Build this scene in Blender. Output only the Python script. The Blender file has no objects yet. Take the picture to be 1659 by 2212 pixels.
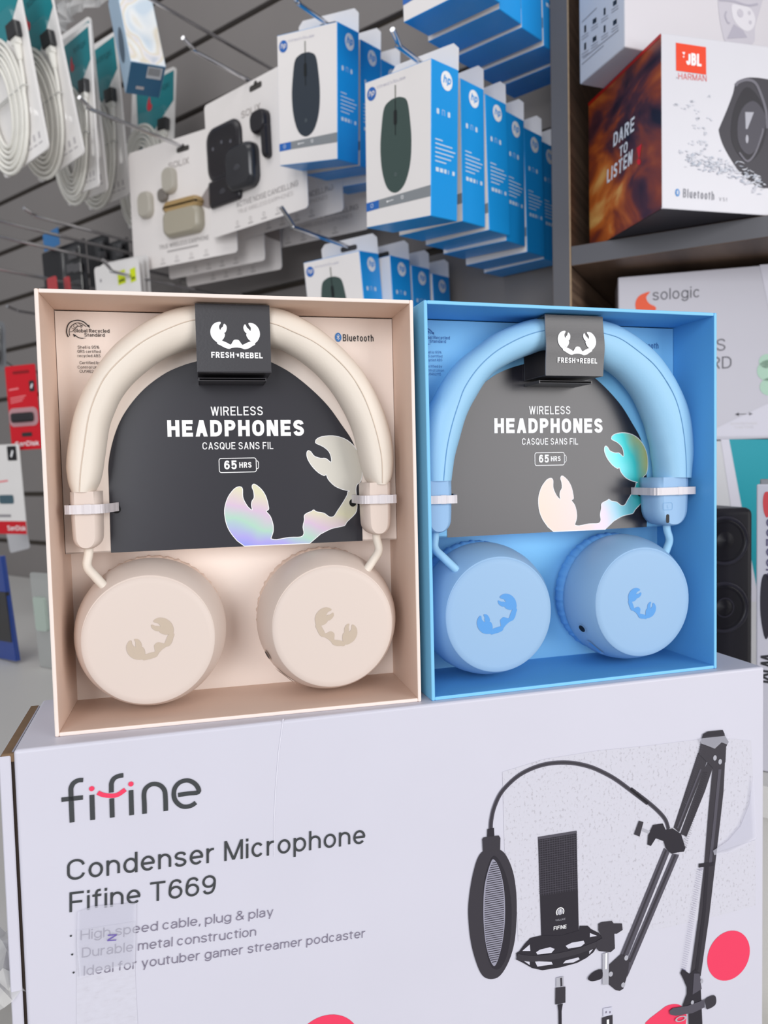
import bpy, bmesh, math, random
import numpy as np
from mathutils import Matrix, Vector
random.seed(4)
SC = bpy.context.scene
COL = SC.collection
R_ = math.radians
# ------------------------------------------------------------------ camera, light, exposure
FPX, PITCH, ROLL = 1623.6, .0531, .0235          # focal length in pixels of the 1659 x 2212 frame
CX, CY, CAMZ = 829.5, 1106.0, 1.30
cp, sp = math.cos(PITCH), math.sin(PITCH)
_f = np.array([0, cp, -sp]); _r = np.array([1., 0, 0]); _d = -np.cross(_r, _f)
RC = np.array([math.cos(ROLL)*_r + math.sin(ROLL)*_d, -math.sin(ROLL)*_r + math.cos(ROLL)*_d, _f])
cam = bpy.data.cameras.new('camera'); camo = bpy.data.objects.new('camera', cam); COL.objects.link(camo)
cam.sensor_fit = 'VERTICAL'; cam.sensor_height = 36; cam.lens = FPX/2212*36; cam.clip_start = .02
M = Matrix.Identity(4)
for i in range(3):
    M[i][0] = RC[0][i]; M[i][1] = -RC[1][i]; M[i][2] = -RC[2][i]
M[2][3] = CAMZ
camo.matrix_world = M
SC.camera = camo
cam.dof.use_dof = True; cam.dof.focus_distance = .41; cam.dof.aperture_fstop = 11.0
SC.view_settings.view_transform = 'Standard'; SC.view_settings.look = 'None'
SC.view_settings.gamma = 1; SC.view_settings.exposure = 0.0
SC.view_settings.use_curve_mapping = False
W = bpy.data.worlds.new('daylight'); SC.world = W; W.use_nodes = True
W.node_tree.nodes['Background'].inputs[0].default_value = (.93, .95, 1.0, 1)
W.node_tree.nodes['Background'].inputs[1].default_value = .40

def area(name, loc, target, sx, sy, watts, col):
    l = bpy.data.lights.new(name, 'AREA'); l.shape = 'RECTANGLE'; l.size = sx; l.size_y = sy
    l.energy = watts; l.color = col
    o = bpy.data.objects.new(name, l); COL.objects.link(o); o.location = loc
    o.rotation_euler = (Vector(target)-Vector(loc)).to_track_quat('-Z', 'Y').to_euler()
area('shopfront_daylight', (2.22, -1.37, CAMZ+.40), (.05, .45, CAMZ), 1.9, 2.0, 51, (1, .975, .955))
area('front_fill_light', (-.66, -2.88, CAMZ+.6), (.05, .45, CAMZ), 1.5, 2.0, 57, (.97, .98, 1.0))  # added soft fill from the front, not a known doorway
area('ceiling_light', (-.75, .52, CAMZ+1.3), (-.55, 1.1, CAMZ+.25), 1.2, .5, 4, (1, .985, .97))

# ------------------------------------------------------------------ places
def ray(x, y): return RC.T @ np.array([(x-CX)/FPX, (y-CY)/FPX, 1.])
class Frame:
    """right-handed place of a thing: x right, y away, z up; o in metres from the camera's foot at camera height"""
    def __init__(s, o, yaw=0, tilt=0, roll=0):
        yaw, tilt, roll = R_(yaw), R_(tilt), R_(roll)
        u = np.array([math.cos(yaw), math.sin(yaw), 0]); n = np.array([-math.sin(yaw), math.cos(yaw), 0]); z = np.array([0, 0, 1.])
        n2 = math.cos(tilt)*n + math.sin(tilt)*z; z2 = math.cos(tilt)*z - math.sin(tilt)*n
        s.u = math.cos(roll)*u + math.sin(roll)*z2; s.n = n2; s.z = math.cos(roll)*z2 - math.sin(roll)*u
        s.o = np.array(o, float)
    def at(s, a, b, c): return s.o + s.u*a + s.n*b + s.z*c
    def loc(s, px, b=0.):
        d = ray(*px); p0 = s.o + s.n*b
        q = d*((p0@s.n)/(d@s.n)) - s.o
        return (float(q@s.u), float(q@s.z))
    def locs(s, pts, b=0.): return [s.loc(p, b) for p in pts]
    def side(s, px, a):                       # on the plane x = a: returns (y, z)
        d = ray(*px); p0 = s.o + s.u*a
        q = d*((p0@s.u)/(d@s.u)) - s.o
        return (float(q@s.n), float(q@s.z))
    def mat(s):
        m = Matrix.Identity(4)
        for i in range(3):
            m[i][0] = s.u[i]; m[i][1] = s.n[i]; m[i][2] = s.z[i]; m[i][3] = s.o[i]
        m[2][3] += CAMZ
        return m
def on_plane(px, yaw, d):
    n = np.array([-math.sin(R_(yaw)), math.cos(R_(yaw)), 0]); r = ray(*px)
    return r*(d/(r@n))
def on_z(px, z):
    r = ray(*px); return r*(z/r[2])
WY = -37.                                     # yaw of the slat wall
WN = np.array([-math.sin(R_(WY)), math.cos(R_(WY)), 0]); WU = np.array([math.cos(R_(WY)), math.sin(R_(WY)), 0])
WD = .985                                     # distance of the slat wall along its normal

# ------------------------------------------------------------------ materials
def lin(c): 
    c = c/255.; return c/12.92 if c <= .04045 else ((c+.055)/1.055)**2.4
def rgb(r, g, b): return (lin(r), lin(g), lin(b), 1)
MATS = {}
def mat(name, col, rough=.55, metal=0, spec=.4, bump=0, bscale=400, var=0, vscale=40, coat=0, alpha=1, trans=0):
    if name in MATS: return MATS[name]
    m = bpy.data.materials.new(name); m.use_nodes = True; nt = m.node_tree; N = nt.nodes; L = nt.links
    p = N['Principled BSDF']; c = rgb(*col)
    p.inputs['Base Color'].default_value = c; p.inputs['Roughness'].default_value = rough
    p.inputs['Metallic'].default_value = metal; p.inputs['Specular IOR Level'].default_value = spec
    p.inputs['Coat Weight'].default_value = coat; p.inputs['Coat Roughness'].default_value = .12
    p.inputs['Alpha'].default_value = alpha; p.inputs['Transmission Weight'].default_value = trans
    if bump or var:
        tc = N.new('ShaderNodeTexCoord')
    if var:
        nz = N.new('ShaderNodeTexNoise'); nz.inputs['Scale'].default_value = vscale; nz.inputs['Detail'].default_value = 5
        L.new(tc.outputs['Object'], nz.inputs['Vector'])
        mx = N.new('ShaderNodeMix'); mx.data_type = 'RGBA'
        mx.inputs[6].default_value = tuple(v*(1-var) for v in c[:3])+(1,); mx.inputs[7].default_value = tuple(min(1, v*(1+var)) for v in c[:3])+(1,)
        L.new(nz.outputs['Fac'], mx.inputs[0]); L.new(mx.outputs[2], p.inputs['Base Color'])
    if bump:
        nb = N.new('ShaderNodeTexNoise'); nb.inputs['Scale'].default_value = bscale; nb.inputs['Detail'].default_value = 3
        L.new(tc.outputs['Object'], nb.inputs['Vector'])
        bp = N.new('ShaderNodeBump'); bp.inputs['Strength'].default_value = bump; bp.inputs['Distance'].default_value = .001
        L.new(nb.outputs['Fac'], bp.inputs['Height']); L.new(bp.outputs['Normal'], p.inputs['Normal'])
    MATS[name] = m
    return m
def ramp_mat(name, stops, scale=(1, 1, 1), kind='NOISE', nscale=5, detail=4, rough=.5, metal=0, rot=(0, 0, 0), spec=.4, distort=0, bump=0):
    if name in MATS: return MATS[name]
    m = bpy.data.materials.new(name); m.use_nodes = True; nt = m.node_tree; N = nt.nodes; L = nt.links
    p = N['Principled BSDF']; p.inputs['Roughness'].default_value = rough; p.inputs['Metallic'].default_value = metal
    p.inputs['Specular IOR Level'].default_value = spec
    tc = N.new('ShaderNodeTexCoord'); mp = N.new('ShaderNodeMapping')
    mp.inputs['Scale'].default_value = scale; mp.inputs['Rotation'].default_value = rot
    L.new(tc.outputs['Object'], mp.inputs['Vector'])
    if kind == 'NOISE':
        t = N.new('ShaderNodeTexNoise'); t.inputs['Scale'].default_value = nscale; t.inputs['Detail'].default_value = detail
        t.inputs['Distortion'].default_value = distort; out = t.outputs['Fac']
    else:
        t = N.new('ShaderNodeTexWave'); t.inputs['Scale'].default_value = nscale; t.bands_direction = 'Z'
        t.inputs['Distortion'].default_value = distort; t.inputs['Detail'].default_value = detail; out = t.outputs['Fac']
    L.new(mp.outputs['Vector'], t.inputs['Vector'])
    r = N.new('ShaderNodeValToRGB'); e = r.color_ramp.elements
    while len(e) < len(stops): e.new(.5)
    for k, (pos, c) in enumerate(stops):
        e[k].position = pos; e[k].color = rgb(*c)
    L.new(out, r.inputs['Fac']); L.new(r.outputs['Color'], p.inputs['Base Color'])
    if bump:
        bp = N.new('ShaderNodeBump'); bp.inputs['Strength'].default_value = bump; bp.inputs['Distance'].default_value = .001
        L.new(out, bp.inputs['Height']); L.new(bp.outputs['Normal'], p.inputs['Normal'])
    MATS[name] = m
    return m
def clear(name, fac=.14, rough=.08, tint=(1, 1, 1)):
    if name in MATS: return MATS[name]
    m = bpy.data.materials.new(name); m.use_nodes = True; nt = m.node_tree; N = nt.nodes; L = nt.links
    N.remove(N['Principled BSDF'])
    t = N.new('ShaderNodeBsdfTransparent'); t.inputs[0].default_value = tint+(1,)
    g = N.new('ShaderNodeBsdfGlossy'); g.inputs['Roughness'].default_value = rough
    mx = N.new('ShaderNodeMixShader'); mx.inputs[0].default_value = fac
    L.new(t.outputs[0], mx.inputs[1]); L.new(g.outputs[0], mx.inputs[2])
    L.new(mx.outputs[0], N['Material Output'].inputs['Surface'])
    MATS[name] = m
    return m
white_ink = mat('white_ink', (246, 246, 248), .5)
black_ink = mat('black_ink', (40, 40, 44), .5)
grey_ink = mat('grey_ink', (150, 146, 150), .5)
pale_ink = mat('pale_ink', (196, 192, 194), .5)
chrome = mat('chrome', (205, 205, 208), .18, 1)
white_card = mat('white_card', (232, 229, 227), .42, spec=.4, var=.03, vscale=30)
black_plastic = mat('black_plastic', (28, 27, 32), .38)
blister = clear('blister_plastic', .06, .14)

# ------------------------------------------------------------------ mesh builder
def area2(p): return sum(p[i][0]*p[(i+1) % len(p)][1]-p[(i+1) % len(p)][0]*p[i][1] for i in range(len(p)))/2
def smooth_poly(pts, n=6, closed=True):
    P = [np.array(p, float) for p in pts]; m = len(P); out = []
    rng = range(m if closed else m-1)
    for i in rng:
        if closed: p0, p1, p2, p3 = P[i-1], P[i], P[(i+1) % m], P[(i+2) % m]
        else: p0, p1, p2, p3 = P[max(i-1, 0)], P[i], P[i+1], P[min(i+2, m-1)]
        for k in range(n):
            t = k/n
            out.append(tuple(.5*((2*p1)+(-p0+p2)*t+(2*p0-5*p1+4*p2-p3)*t*t+(-p0+3*p1-3*p2+p3)*t**3)))
    if not closed: out.append(tuple(P[-1]))
    return out
def ell(a, c, ra, rc, n=40, rot=0, t0=0, t1=360):
    o = []
    for k in range(n if t1-t0 >= 360 else n+1):
        t = R_(t0+(t1-t0)*k/n); x, y = ra*math.cos(t), rc*math.sin(t)
        o.append((a+x*math.cos(rot)-y*math.sin(rot), c+x*math.sin(rot)+y*math.cos(rot)))
    return o
def rrect(a0, a1, c0, c1, r, n=5):
    o = []
    for (x, y, t0) in ((a1-r, c0+r, -90), (a1-r, c1-r, 0), (a0+r, c1-r, 90), (a0+r, c0+r, 180)):
        for k in range(n+1):
            t = R_(t0+90*k/n); o.append((x+r*math.cos(t), y+r*math.sin(t)))
    return o
FRONT = lambda b=0.: (lambda a, c: (a, b, c))
RIGHT = lambda a=0.: (lambda y, c: (a, y, c))         # outside of the right flank, seen from the right: y to the right
LEFT = lambda a=0.: (lambda y, c: (a, y, c))
# ------------------------------------------------------------------ a plain grotesque drawn from strokes
def _arc(cu, cv, ru, rv, t0, t1, n=10): return [(cu+ru*math.cos(R_(t0+(t1-t0)*k/n)), cv+rv*math.sin(R_(t0+(t1-t0)*k/n))) for k in range(n+1)]
def _sp(*p): return ('C', smooth_poly(p, 5, False))
def _l(*p): return ('L', p)
def _d(a, b): return ('D', (a, b))
XH = .71
_S = [(.97, .79), (.84, .94), (.5, 1), (.16, .94), (.02, .76), (.16, .60), (.5, .515), (.84, .42), (1, .24), (.84, .06), (.5, 0), (.16, .06), (.0, .22)]
_bowl = ('C', _arc(.5, XH/2, .5, XH/2, 0, 360, 24))
_GL = {
 'A': (.66, [_d((0, 0), (.5, 1)), _d((1, 0), (.5, 1)), _l((.22, .28), (.78, .28))]),
 'B': (.60, [_l((0, 0), (0, 1)), ('C', [(0, 1)]+_arc(.6, .765, .34, .235, 90, -90)+[(0, .53)]), ('C', [(0, .53)]+_arc(.62, .265, .38, .265, 90, -90)+[(0, 0)])]),
 'C': (.66, [('C', _arc(.5, .68, .5, .32, 8, 180)+_arc(.5, .32, .5, .32, 180, 352))]),
 'D': (.64, [_l((0, 0), (0, 1)), ('C', [(0, 1)]+_arc(.42, .62, .58, .38, 90, 0)+_arc(.42, .38, .58, .38, 0, -90)+[(0, 0)])]),
 'E': (.54, [_l((0, 0), (0, 1)), _l((0, 1), (1, 1)), _l((0, .51), (.88, .51)), _l((0, 0), (1, 0))]),
 'F': (.52, [_l((0, 0), (0, 1)), _l((0, 1), (1, 1)), _l((0, .49), (.86, .49))]),
 'G': (.68, [('C', _arc(.5, .68, .5, .32, 12, 180)+_arc(.5, .32, .5, .32, 180, 360)), _l((1, .32), (1, .47)), _l((.58, .47), (1, .47))]),
 'H': (.64, [_l((0, 0), (0, 1)), _l((1, 0), (1, 1)), _l((0, .52), (1, .52))]),
 'I': (.0, [_l((0, 0), (0, 1))]),
 'J': (.48, [('C', [(1, 1)]+_arc(.5, .28, .5, .28, 0, -180))]),
 'K': (.62, [_l((0, 0), (0, 1)), _d((0, .32), (1, 1)), _d((.36, .55), (1, 0))]),
 'L': (.50, [_l((0, 0), (0, 1)), _l((0, 0), (1, 0))]),
 'M': (.78, [_l((0, 0), (0, 1)), _l((1, 0), (1, 1)), _d((0, 1), (.5, .02)), _d((1, 1), (.5, .02))]),
 'N': (.64, [_l((0, 0), (0, 1)), _l((1, 0), (1, 1)), _d((0, 1), (1, 0))]),
 'O': (.68, [('C', _arc(.5, .64, .5, .36, 0, 180)+_arc(.5, .36, .5, .36, 180, 360)+[(1, .64)])]),
 'P': (.58, [_l((0, 0), (0, 1)), ('C', [(0, 1)]+_arc(.58, .735, .42, .265, 90, -90)+[(0, .47)])]),
 'Q': (.68, [('C', _arc(.5, .64, .5, .36, 0, 180)+_arc(.5, .36, .5, .36, 180, 360)+[(1, .64)]), _d((.58, .26), (1, -.02))]),
 'R': (.62, [_l((0, 0), (0, 1)), ('C', [(0, 1)]+_arc(.58, .745, .40, .255, 90, -90)+[(0, .49)]), _d((.5, .49), (1, 0))]),
 'S': (.60, [_sp(*_S)]),
 'T': (.60, [_l((0, 1), (1, 1)), _l((.5, 0), (.5, 1))]),
 'U': (.64, [('C', [(0, 1)]+_arc(.5, .34, .5, .34, 180, 360)+[(1, 1)])]),
 'V': (.64, [_d((0, 1), (.5, 0)), _d((1, 1), (.5, 0))]),
 'W': (.94, [_d((0, 1), (.25, 0)), _d((.5, 1), (.25, 0)), _d((.5, 1), (.75, 0)), _d((1, 1), (.75, 0))]),
 'X': (.64, [_d((0, 0), (1, 1)), _d((0, 1), (1, 0))]),
 'Y': (.62, [_d((0, 1), (.5, .45)), _d((1, 1), (.5, .45)), _l((.5, 0), (.5, .45))]),
 'a': (.47, [_sp((.06, .52), (.2, .67), (.5, XH), (.84, .64), (.95, .5), (.95, .3), (.95, 0)), _sp((.95, .42), (.5, .40), (.14, .34), (.0, .19), (.16, .03), (.46, 0), (.78, .08), (.95, .24))]),
 'b': (.52, [_l((0, 0), (0, 1)), _bowl]), 'c': (.48, [('C', _arc(.5, XH/2, .5, XH/2, 38, 322, 20))]), 'd': (.52, [_l((1, 0), (1, 1)), _bowl]),
 'e': (.52, [('C', _arc(.5, XH/2, .5, XH/2, 0, 318, 22)), _l((.04, XH/2), (.96, XH/2))]),
 'f': (.26, [('C', [(1.1, 1)]+_arc(.85, .8, .5, .2, 95, 180, 6)+[(.35, 0)]), _l((-.1, XH), (1, XH))]),
 'g': (.52, [_bowl, ('C', [(1, XH)]+_arc(.5, -.02, .5, .25, 0, -165, 10))]),
 'h': (.48, [_l((0, 0), (0, 1)), ('C', [(0, .42)]+_arc(.5, .42, .5, XH-.42, 180, 0)+[(1, 0)])]),
 'i': (.0, [_l((0, 0), (0, XH)), _l((0, .97), (0, 1))]), 'j': (.0, [_l((0, -.2), (0, XH)), _l((0, .97), (0, 1))]),
 'k': (.46, [_l((0, 0), (0, 1)), _d((0, .24), (.95, XH)), _d((.38, .42), (1, 0))]), 'l': (.0, [_l((0, 0), (0, 1))]),
 'm': (.78, [_l((0, 0), (0, XH)), ('C', [(0, .45)]+_arc(.25, .45, .25, XH-.45, 180, 0)+[(.5, 0)]), ('C', [(.5, .45)]+_arc(.75, .45, .25, XH-.45, 180, 0)+[(1, 0)])]),
 'n': (.48, [_l((0, 0), (0, XH)), ('C', [(0, .42)]+_arc(.5, .42, .5, XH-.42, 180, 0)+[(1, 0)])]),
 'o': (.52, [_bowl]), 'p': (.52, [_l((0, -.27), (0, XH)), _bowl]), 'q': (.52, [_l((1, -.27), (1, XH)), _bowl]),
 'r': (.28, [_l((0, 0), (0, XH)), ('C', [(0, .40)]+_arc(.9, .42, .9, XH-.42, 180, 90, 8)+[(1.05, XH)])]),
 's': (.44, [_sp(*[(u, v*XH) for u, v in _S])]),
 't': (.26, [('C', [(.35, .92), (.35, .2)]+_arc(.85, .16, .5, .16, 180, 262, 6)), _l((-.1, XH), (1, XH))]),
 'u': (.48, [_l((1, 0), (1, XH)), ('C', [(0, XH)]+_arc(.5, XH-.42, .5, XH-.42, 180, 360)+[(1, XH)])]),
 'v': (.48, [_d((0, XH), (.5, 0)), _d((1, XH), (.5, 0))]),
 'w': (.74, [_d((0, XH), (.25, 0)), _d((.5, XH), (.25, 0)), _d((.5, XH), (.75, 0)), _d((1, XH), (.75, 0))]),
 'y': (.48, [_d((0, XH), (.5, 0)), _d((1, XH), (.36, -.27))]),
 '0': (.54, [('C', _arc(.5, .62, .5, .38, 0, 180)+_arc(.5, .38, .5, .38, 180, 360)+[(1, .62)])]),
 '1': (.24, [_l((1, 0), (1, 1)), _d((0, .72), (1, 1))]),
 '2': (.52, [_sp((.02, .72), (.16, .94), (.5, 1), (.86, .92), (.96, .72), (.82, .5), (.4, .22), (.04, 0)), _l((.0, 0), (1, 0))]),
 '4': (.54, [_l((.78, 0), (.78, 1)), _d((.0, .3), (.78, 1)), _l((0, .27), (1, .27))]),
 '5': (.52, [_l((.12, 1), (.95, 1)), _l((.12, .52), (.12, 1)), _sp((.1, .54), (.3, .63), (.56, .65), (.88, .55), (1, .34), (.88, .08), (.5, 0), (.14, .06), (0, .22))]),
 '6': (.54, [('C', _arc(.5, .31, .5, .31, 0, 360, 24)), _sp((0, .33), (.04, .66), (.22, .92), (.54, 1), (.82, .95), (.94, .82))]),
 '7': (.50, [_l((0, 1), (1, 1)), _d((.3, 0), (1, 1))]),
 '9': (.54, [('C', _arc(.5, .69, .5, .31, 0, 360, 24)), _sp((1, .67), (.96, .34), (.78, .08), (.46, 0), (.18, .05), (.06, .18))]),
 '3': (.52, [_sp((.04, .8), (.2, .96), (.5, 1), (.84, .93), (.92, .76), (.8, .58), (.45, .53), (.85, .46), (1, .27), (.86, .06), (.5, 0), (.14, .06), (0, .24))]),
 '%': (.8, [('C', _arc(.2, .76, .2, .24, 0, 360, 16)), ('C', _arc(.8, .24, .2, .24, 0, 360, 16)), _d((.2, 0), (.8, 1))]),
 '&': (.64, [_sp((1, 0), (.6, .42), (.22, .76), (.28, .96), (.5, 1), (.7, .9), (.64, .7), (.3, .52), (.04, .3), (.12, .06), (.44, 0), (.78, .14), (.98, .46))]),
 ',': (.06, [_d((0, -.14), (1, .06))]), '.': (.0, [_l((0, 0), (0, .02))]), '-': (.3, [_l((0, .4), (1, .4))]), "'": (.06, [_d((0, .7), (1, 1))]), ':': (.0, [_l((0, 0), (0, .02)), _l((0, .6), (0, .62))]),
}
def stroke_text(s, cap, width, weight, gap=.155):
    """triangles of a printed line, left end at 0, baseline at 0"""
    w = weight*cap
    nat = sum(.12 if ch == ' ' else _GL[ch][0] for ch in s); ngap = sum(1 for a, b in zip(s, s[1:]) if a != ' ' and b != ' ')
    nst = sum(1 for ch in s if ch != ' '); nsp = s.count(' ')
    kx, gx, sw = cap, gap*cap, .34*cap
    if width is not None:
        for kg in (1., .8, .6, .4):
            gx = gap*cap*kg; sw = .34*cap*max(kg, .7)
            kx = max((width-nst*w-ngap*gx-nsp*sw)/max(nat, .01), cap*.12)
            if kx > cap*.45: break
    V = []; Fc = []; LY = []; x = 0.
    def rect(p, q, ext):
        p, q = np.array(p), np.array(q); d = q-p; L = np.linalg.norm(d)
        d = d/L if L > 1e-9 else np.array([0, 1.]); n = np.array([-d[1], d[0]])*w/2; p = p-d*w/2*ext; q = q+d*w/2*ext
        k = len(V); V.extend([p-n, q-n, q+n, p+n]); Fc.append((k+3, k+2, k+1, k) if np.cross(q-p, n) < 0 else (k, k+1, k+2, k+3))
    for i, ch in enumerate(s):
        if ch == ' ': x += .12*kx+sw; continue
        gw, st = _GL[ch]; G = gw*kx
        m = lambda p: (x+w/2+p[0]*G, w/2+p[1]*(cap-w))
        for si, (kind, pts) in enumerate(st):
            n0 = len(V)
            if kind == 'L':
                P = [m(p) for p in pts]
                for a, b in zip(P, P[1:]): rect(a, b, 1)
            elif kind == 'D':
                a, b = m(pts[0]), m(pts[1])
                if a[1] > b[1]: a, b = b, a
                dx, dy = b[0]-a[0], b[1]-a[1]; L = math.hypot(dx, dy); h = min(w*L/max(dy, 1e-6), w*2.2)/2; e = w/2 if dy > .1*cap else 0
                ins = max(0, h-w/2); lo, hi = x+w/2, x+w/2+G               # the cut ends stay inside the stems
                f = lambda X: min(max(X, lo+ins), hi-ins) if G > 3*ins else X
                a2, b2 = (f(a[0]), a[1]-e), (f(b[0]), b[1]+e); k = len(V)
                V.extend([np.array([a2[0]-h, a2[1]]), np.array([a2[0]+h, a2[1]]), np.array([b2[0]+h, b2[1]]), np.array([b2[0]-h, b2[1]])]); Fc.append((k, k+1, k+2, k+3))
            else:
                P = [np.array(m(p)) for p in pts]; P = [p for j, p in enumerate(P) if j == 0 or np.linalg.norm(p-P[j-1]) > 1e-7]
                n = len(P); k = len(V); closed = np.linalg.norm(P[0]-P[-1]) < 1e-6
                for j in range(n):
                    if closed and j in (0, n-1): t = P[1]-P[-2]
                    else: t = P[min(j+1, n-1)]-P[max(j-1, 0)]
                    t = t/(np.linalg.norm(t)+1e-12); q = np.array([-t[1], t[0]])*w/2
                    V.extend([P[j]-q, P[j]+q])
                for j in range(n-1): Fc.append((k+2*j, k+2*j+2, k+2*j+3, k+2*j+1))
            LY += [si+(4 if i % 2 else 0)]*(len(V)-n0)
        x += G+w
        if i+1 < len(s) and s[i+1] != ' ': x += gx
    return [tuple(v) for v in V], Fc, x, LY
class MB:
    def __init__(s): s.v = []; s.f = []; s.m = []; s.sm = []; s.mats = []
    def mi(s, m):
        if m not in s.mats: s.mats.append(m)
        return s.mats.index(m)
    def add(s, vs, fs, m, smooth=False):
        k = len(s.v); s.v += [tuple(map(float, v)) for v in vs]; i = s.mi(m)
        for f in fs:
            s.f.append(tuple(k+j for j in f)); s.m.append(i); s.sm.append(smooth)
        return s
    def poly(s, pts, m, b=0., T=None, flip=False):
        T = T or FRONT(b)
        if (area2(pts) < 0) != flip: pts = pts[::-1]
        return s.add([T(*p) for p in pts], [tuple(range(len(pts)))], m)
    def prism(s, pts, b0, b1, m, side=None, smooth=False, back=True):
        if area2(pts) < 0: pts = pts[::-1]
        n = len(pts)
        s.add([(a, b0, c) for a, c in pts], [tuple(range(n))], m)
        if back: s.add([(a, b1, c) for a, c in pts], [tuple(range(n))[::-1]], m)
        s.add([(a, b0, c) for a, c in pts]+[(a, b1, c) for a, c in pts], [(i, n+i, n+(i+1) % n, (i+1) % n) for i in range(n)], side or m, smooth)
        return s
    def box(s, a0, a1, b0, b1, c0, c1, m, bev=0., seg=2, front=None, back=None, left=None, right=None, top=None, bottom=None):
        bm = bmesh.new()
        vs = [bm.verts.new(p) for p in ((a0, b0, c0), (a1, b0, c0), (a1, b1, c0), (a0, b1, c0), (a0, b0, c1), (a1, b0, c1), (a1, b1, c1), (a0, b1, c1))]
        for f in ((0, 3, 2, 1), (4, 5, 6, 7), (0, 1, 5, 4), (2, 3, 7, 6), (1, 2, 6, 5), (3, 0, 4, 7)): bm.faces.new([vs[i] for i in f])
        if bev: bmesh.ops.bevel(bm, geom=bm.edges[:], offset=bev, segments=seg, affect='EDGES', profile=.5)
        bm.normal_update(); bm.verts.index_update()
        k = len(s.v); s.v += [tuple(v.co) for v in bm.verts]
        for f in bm.faces:
            n = f.normal; mm = m
            for d, ov in (((0, -1, 0), front), ((0, 1, 0), back), ((-1, 0, 0), left), ((1, 0, 0), right), ((0, 0, 1), top), ((0, 0, -1), bottom)):
                if ov and n.dot(Vector(d)) > .9: mm = ov
            s.f.append(tuple(k+v.index for v in f.verts)); s.m.append(s.mi(mm)); s.sm.append(False)
        bm.free(); return s
    def tube(s, pts, r, m, seg=12, caps=True, ry=None):
        P = [np.array(p, float) for p in pts]; n = len(P)
        rs = r if isinstance(r, (list, tuple)) else [r]*n
        up = None; vs = []
        for i in range(n):
            t = P[min(i+1, n-1)]-P[max(i-1, 0)]; t /= np.linalg.norm(t)+1e-12
            if up is None:
                up = np.array([0, 1., 0]) if abs(t[1]) < .9 else np.array([0, 0, 1.])
            x = np.cross(up, t); x /= np.linalg.norm(x); up = np.cross(t, x); up /= np.linalg.norm(up)
            for k in range(seg):
                a = 2*math.pi*k/seg
                vs.append(P[i]+x*math.cos(a)*rs[i]+up*math.sin(a)*(ry if ry else rs[i]))
        fs = [(i*seg+k, i*seg+(k+1) % seg, (i+1)*seg+(k+1) % seg, (i+1)*seg+k) for i in range(n-1) for k in range(seg)]
        s.add(vs, fs, m, True)
        if caps:
            s.add(vs[:seg], [tuple(range(seg))[::-1]], m); s.add(vs[-seg:], [tuple(range(seg))], m)
        return s
    def ribbon(s, pts, w, m, b=0., T=None):
        T = T or FRONT(b); P = [np.array(p, float) for p in pts]; n = len(P); A = []; B = []
        ws = w if isinstance(w, (list, tuple)) else [w]*n
        for i in range(n):
            t = P[min(i+1, n-1)]-P[max(i-1, 0)]; t /= np.linalg.norm(t)+1e-12; q = np.array([-t[1], t[0]])
            A.append(P[i]+q*ws[i]/2); B.append(P[i]-q*ws[i]/2)
        return s.add([T(*p) for p in A+B], [(i, n+i, n+i+1, i+1) for i in range(n-1)], m)
    def ring(s, a, c, r0, r1, m, b=0., T=None, n=40, t0=0, t1=360, sy=1.):
        T = T or FRONT(b); full = t1-t0 >= 360
        o = ell(a, c, r1, r1*sy, n, 0, t0, t1); i_ = ell(a, c, r0, r0*sy, n, 0, t0, t1); k = len(o)
        return s.add([T(*p) for p in o+i_], [(j, (j+1) % k, k+(j+1) % k, k+j) for j in range(k if full else k-1)], m)
    def lathe(s, prof, a, c, m, seg=64, wr=0, wn=40, smooth=True):
        vs = []
        for (r, b) in prof:
            for k in range(seg):
                t = 2*math.pi*k/seg; rr = r*(1+wr*(math.sin(wn*t)*.7+.5*math.sin(wn*1.7*t+1)) if wr and r > .03 else 1)
                vs.append((a+rr*math.cos(t), b, c+rr*math.sin(t)))
        n = len(prof)
        fs = [(i*seg+k, (i+1)*seg+k, (i+1)*seg+(k+1) % seg, i*seg+(k+1) % seg) for i in range(n-1) for k in range(seg)]
        s.add(vs, fs, m, smooth)
        s.add(vs[:seg], [tuple(range(seg))], m); s.add(vs[-seg:], [tuple(range(seg))[::-1]], m)
        return s
    def text(s, txt, a, c, cap, m, b=0., T=None, width=None, bold=0., rot=0., align='L', shear=0., sx=1.):
        T = T or FRONT(b); v, f, w, ly = stroke_text(txt, cap, width, .095+bold*3.4)
        off = {'L': 0, 'C': -w/2, 'R': -w}[align]; cr, sr = math.cos(rot), math.sin(rot)
        o = np.array(T(0., 0.)); nrm = np.cross(np.array(T(1., 0.))-o, np.array(T(0., 1.))-o); nrm /= np.linalg.norm(nrm)
        out = [np.array(T(a+(x+off+shear*y)*cr-y*sr, c+(x+off+shear*y)*sr+y*cr))+nrm*5e-6*k for (x, y), k in zip(v, ly)]
        return s.add(out, f, m)
    def build(s, name, parent=None, label=None):
        me = bpy.data.meshes.new(name); me.from_pydata(s.v, [], s.f)
        for m in s.mats: me.materials.append(m)
        me.polygons.foreach_set('material_index', s.m); me.polygons.foreach_set('use_smooth', s.sm)
        me.validate(); me.update()
        o = bpy.data.objects.new(name, me); COL.objects.link(o)
        if parent: o.parent = parent
        if label: o['label'] = label
        return o
def thing(name, label, cat, frame, group=None):
    o = bpy.data.objects.new(name, None); o.empty_display_size = .02; COL.objects.link(o)
    o.matrix_world = frame.mat(); o['label'] = label; o['category'] = cat
    if group: o['group'] = group
    return o
def single(mb, name, label, cat, frame, group=None):
    o = mb.build(name); o.matrix_world = frame.mat(); o['label'] = label; o['category'] = cat
    if group: o['group'] = group
    return o
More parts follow.
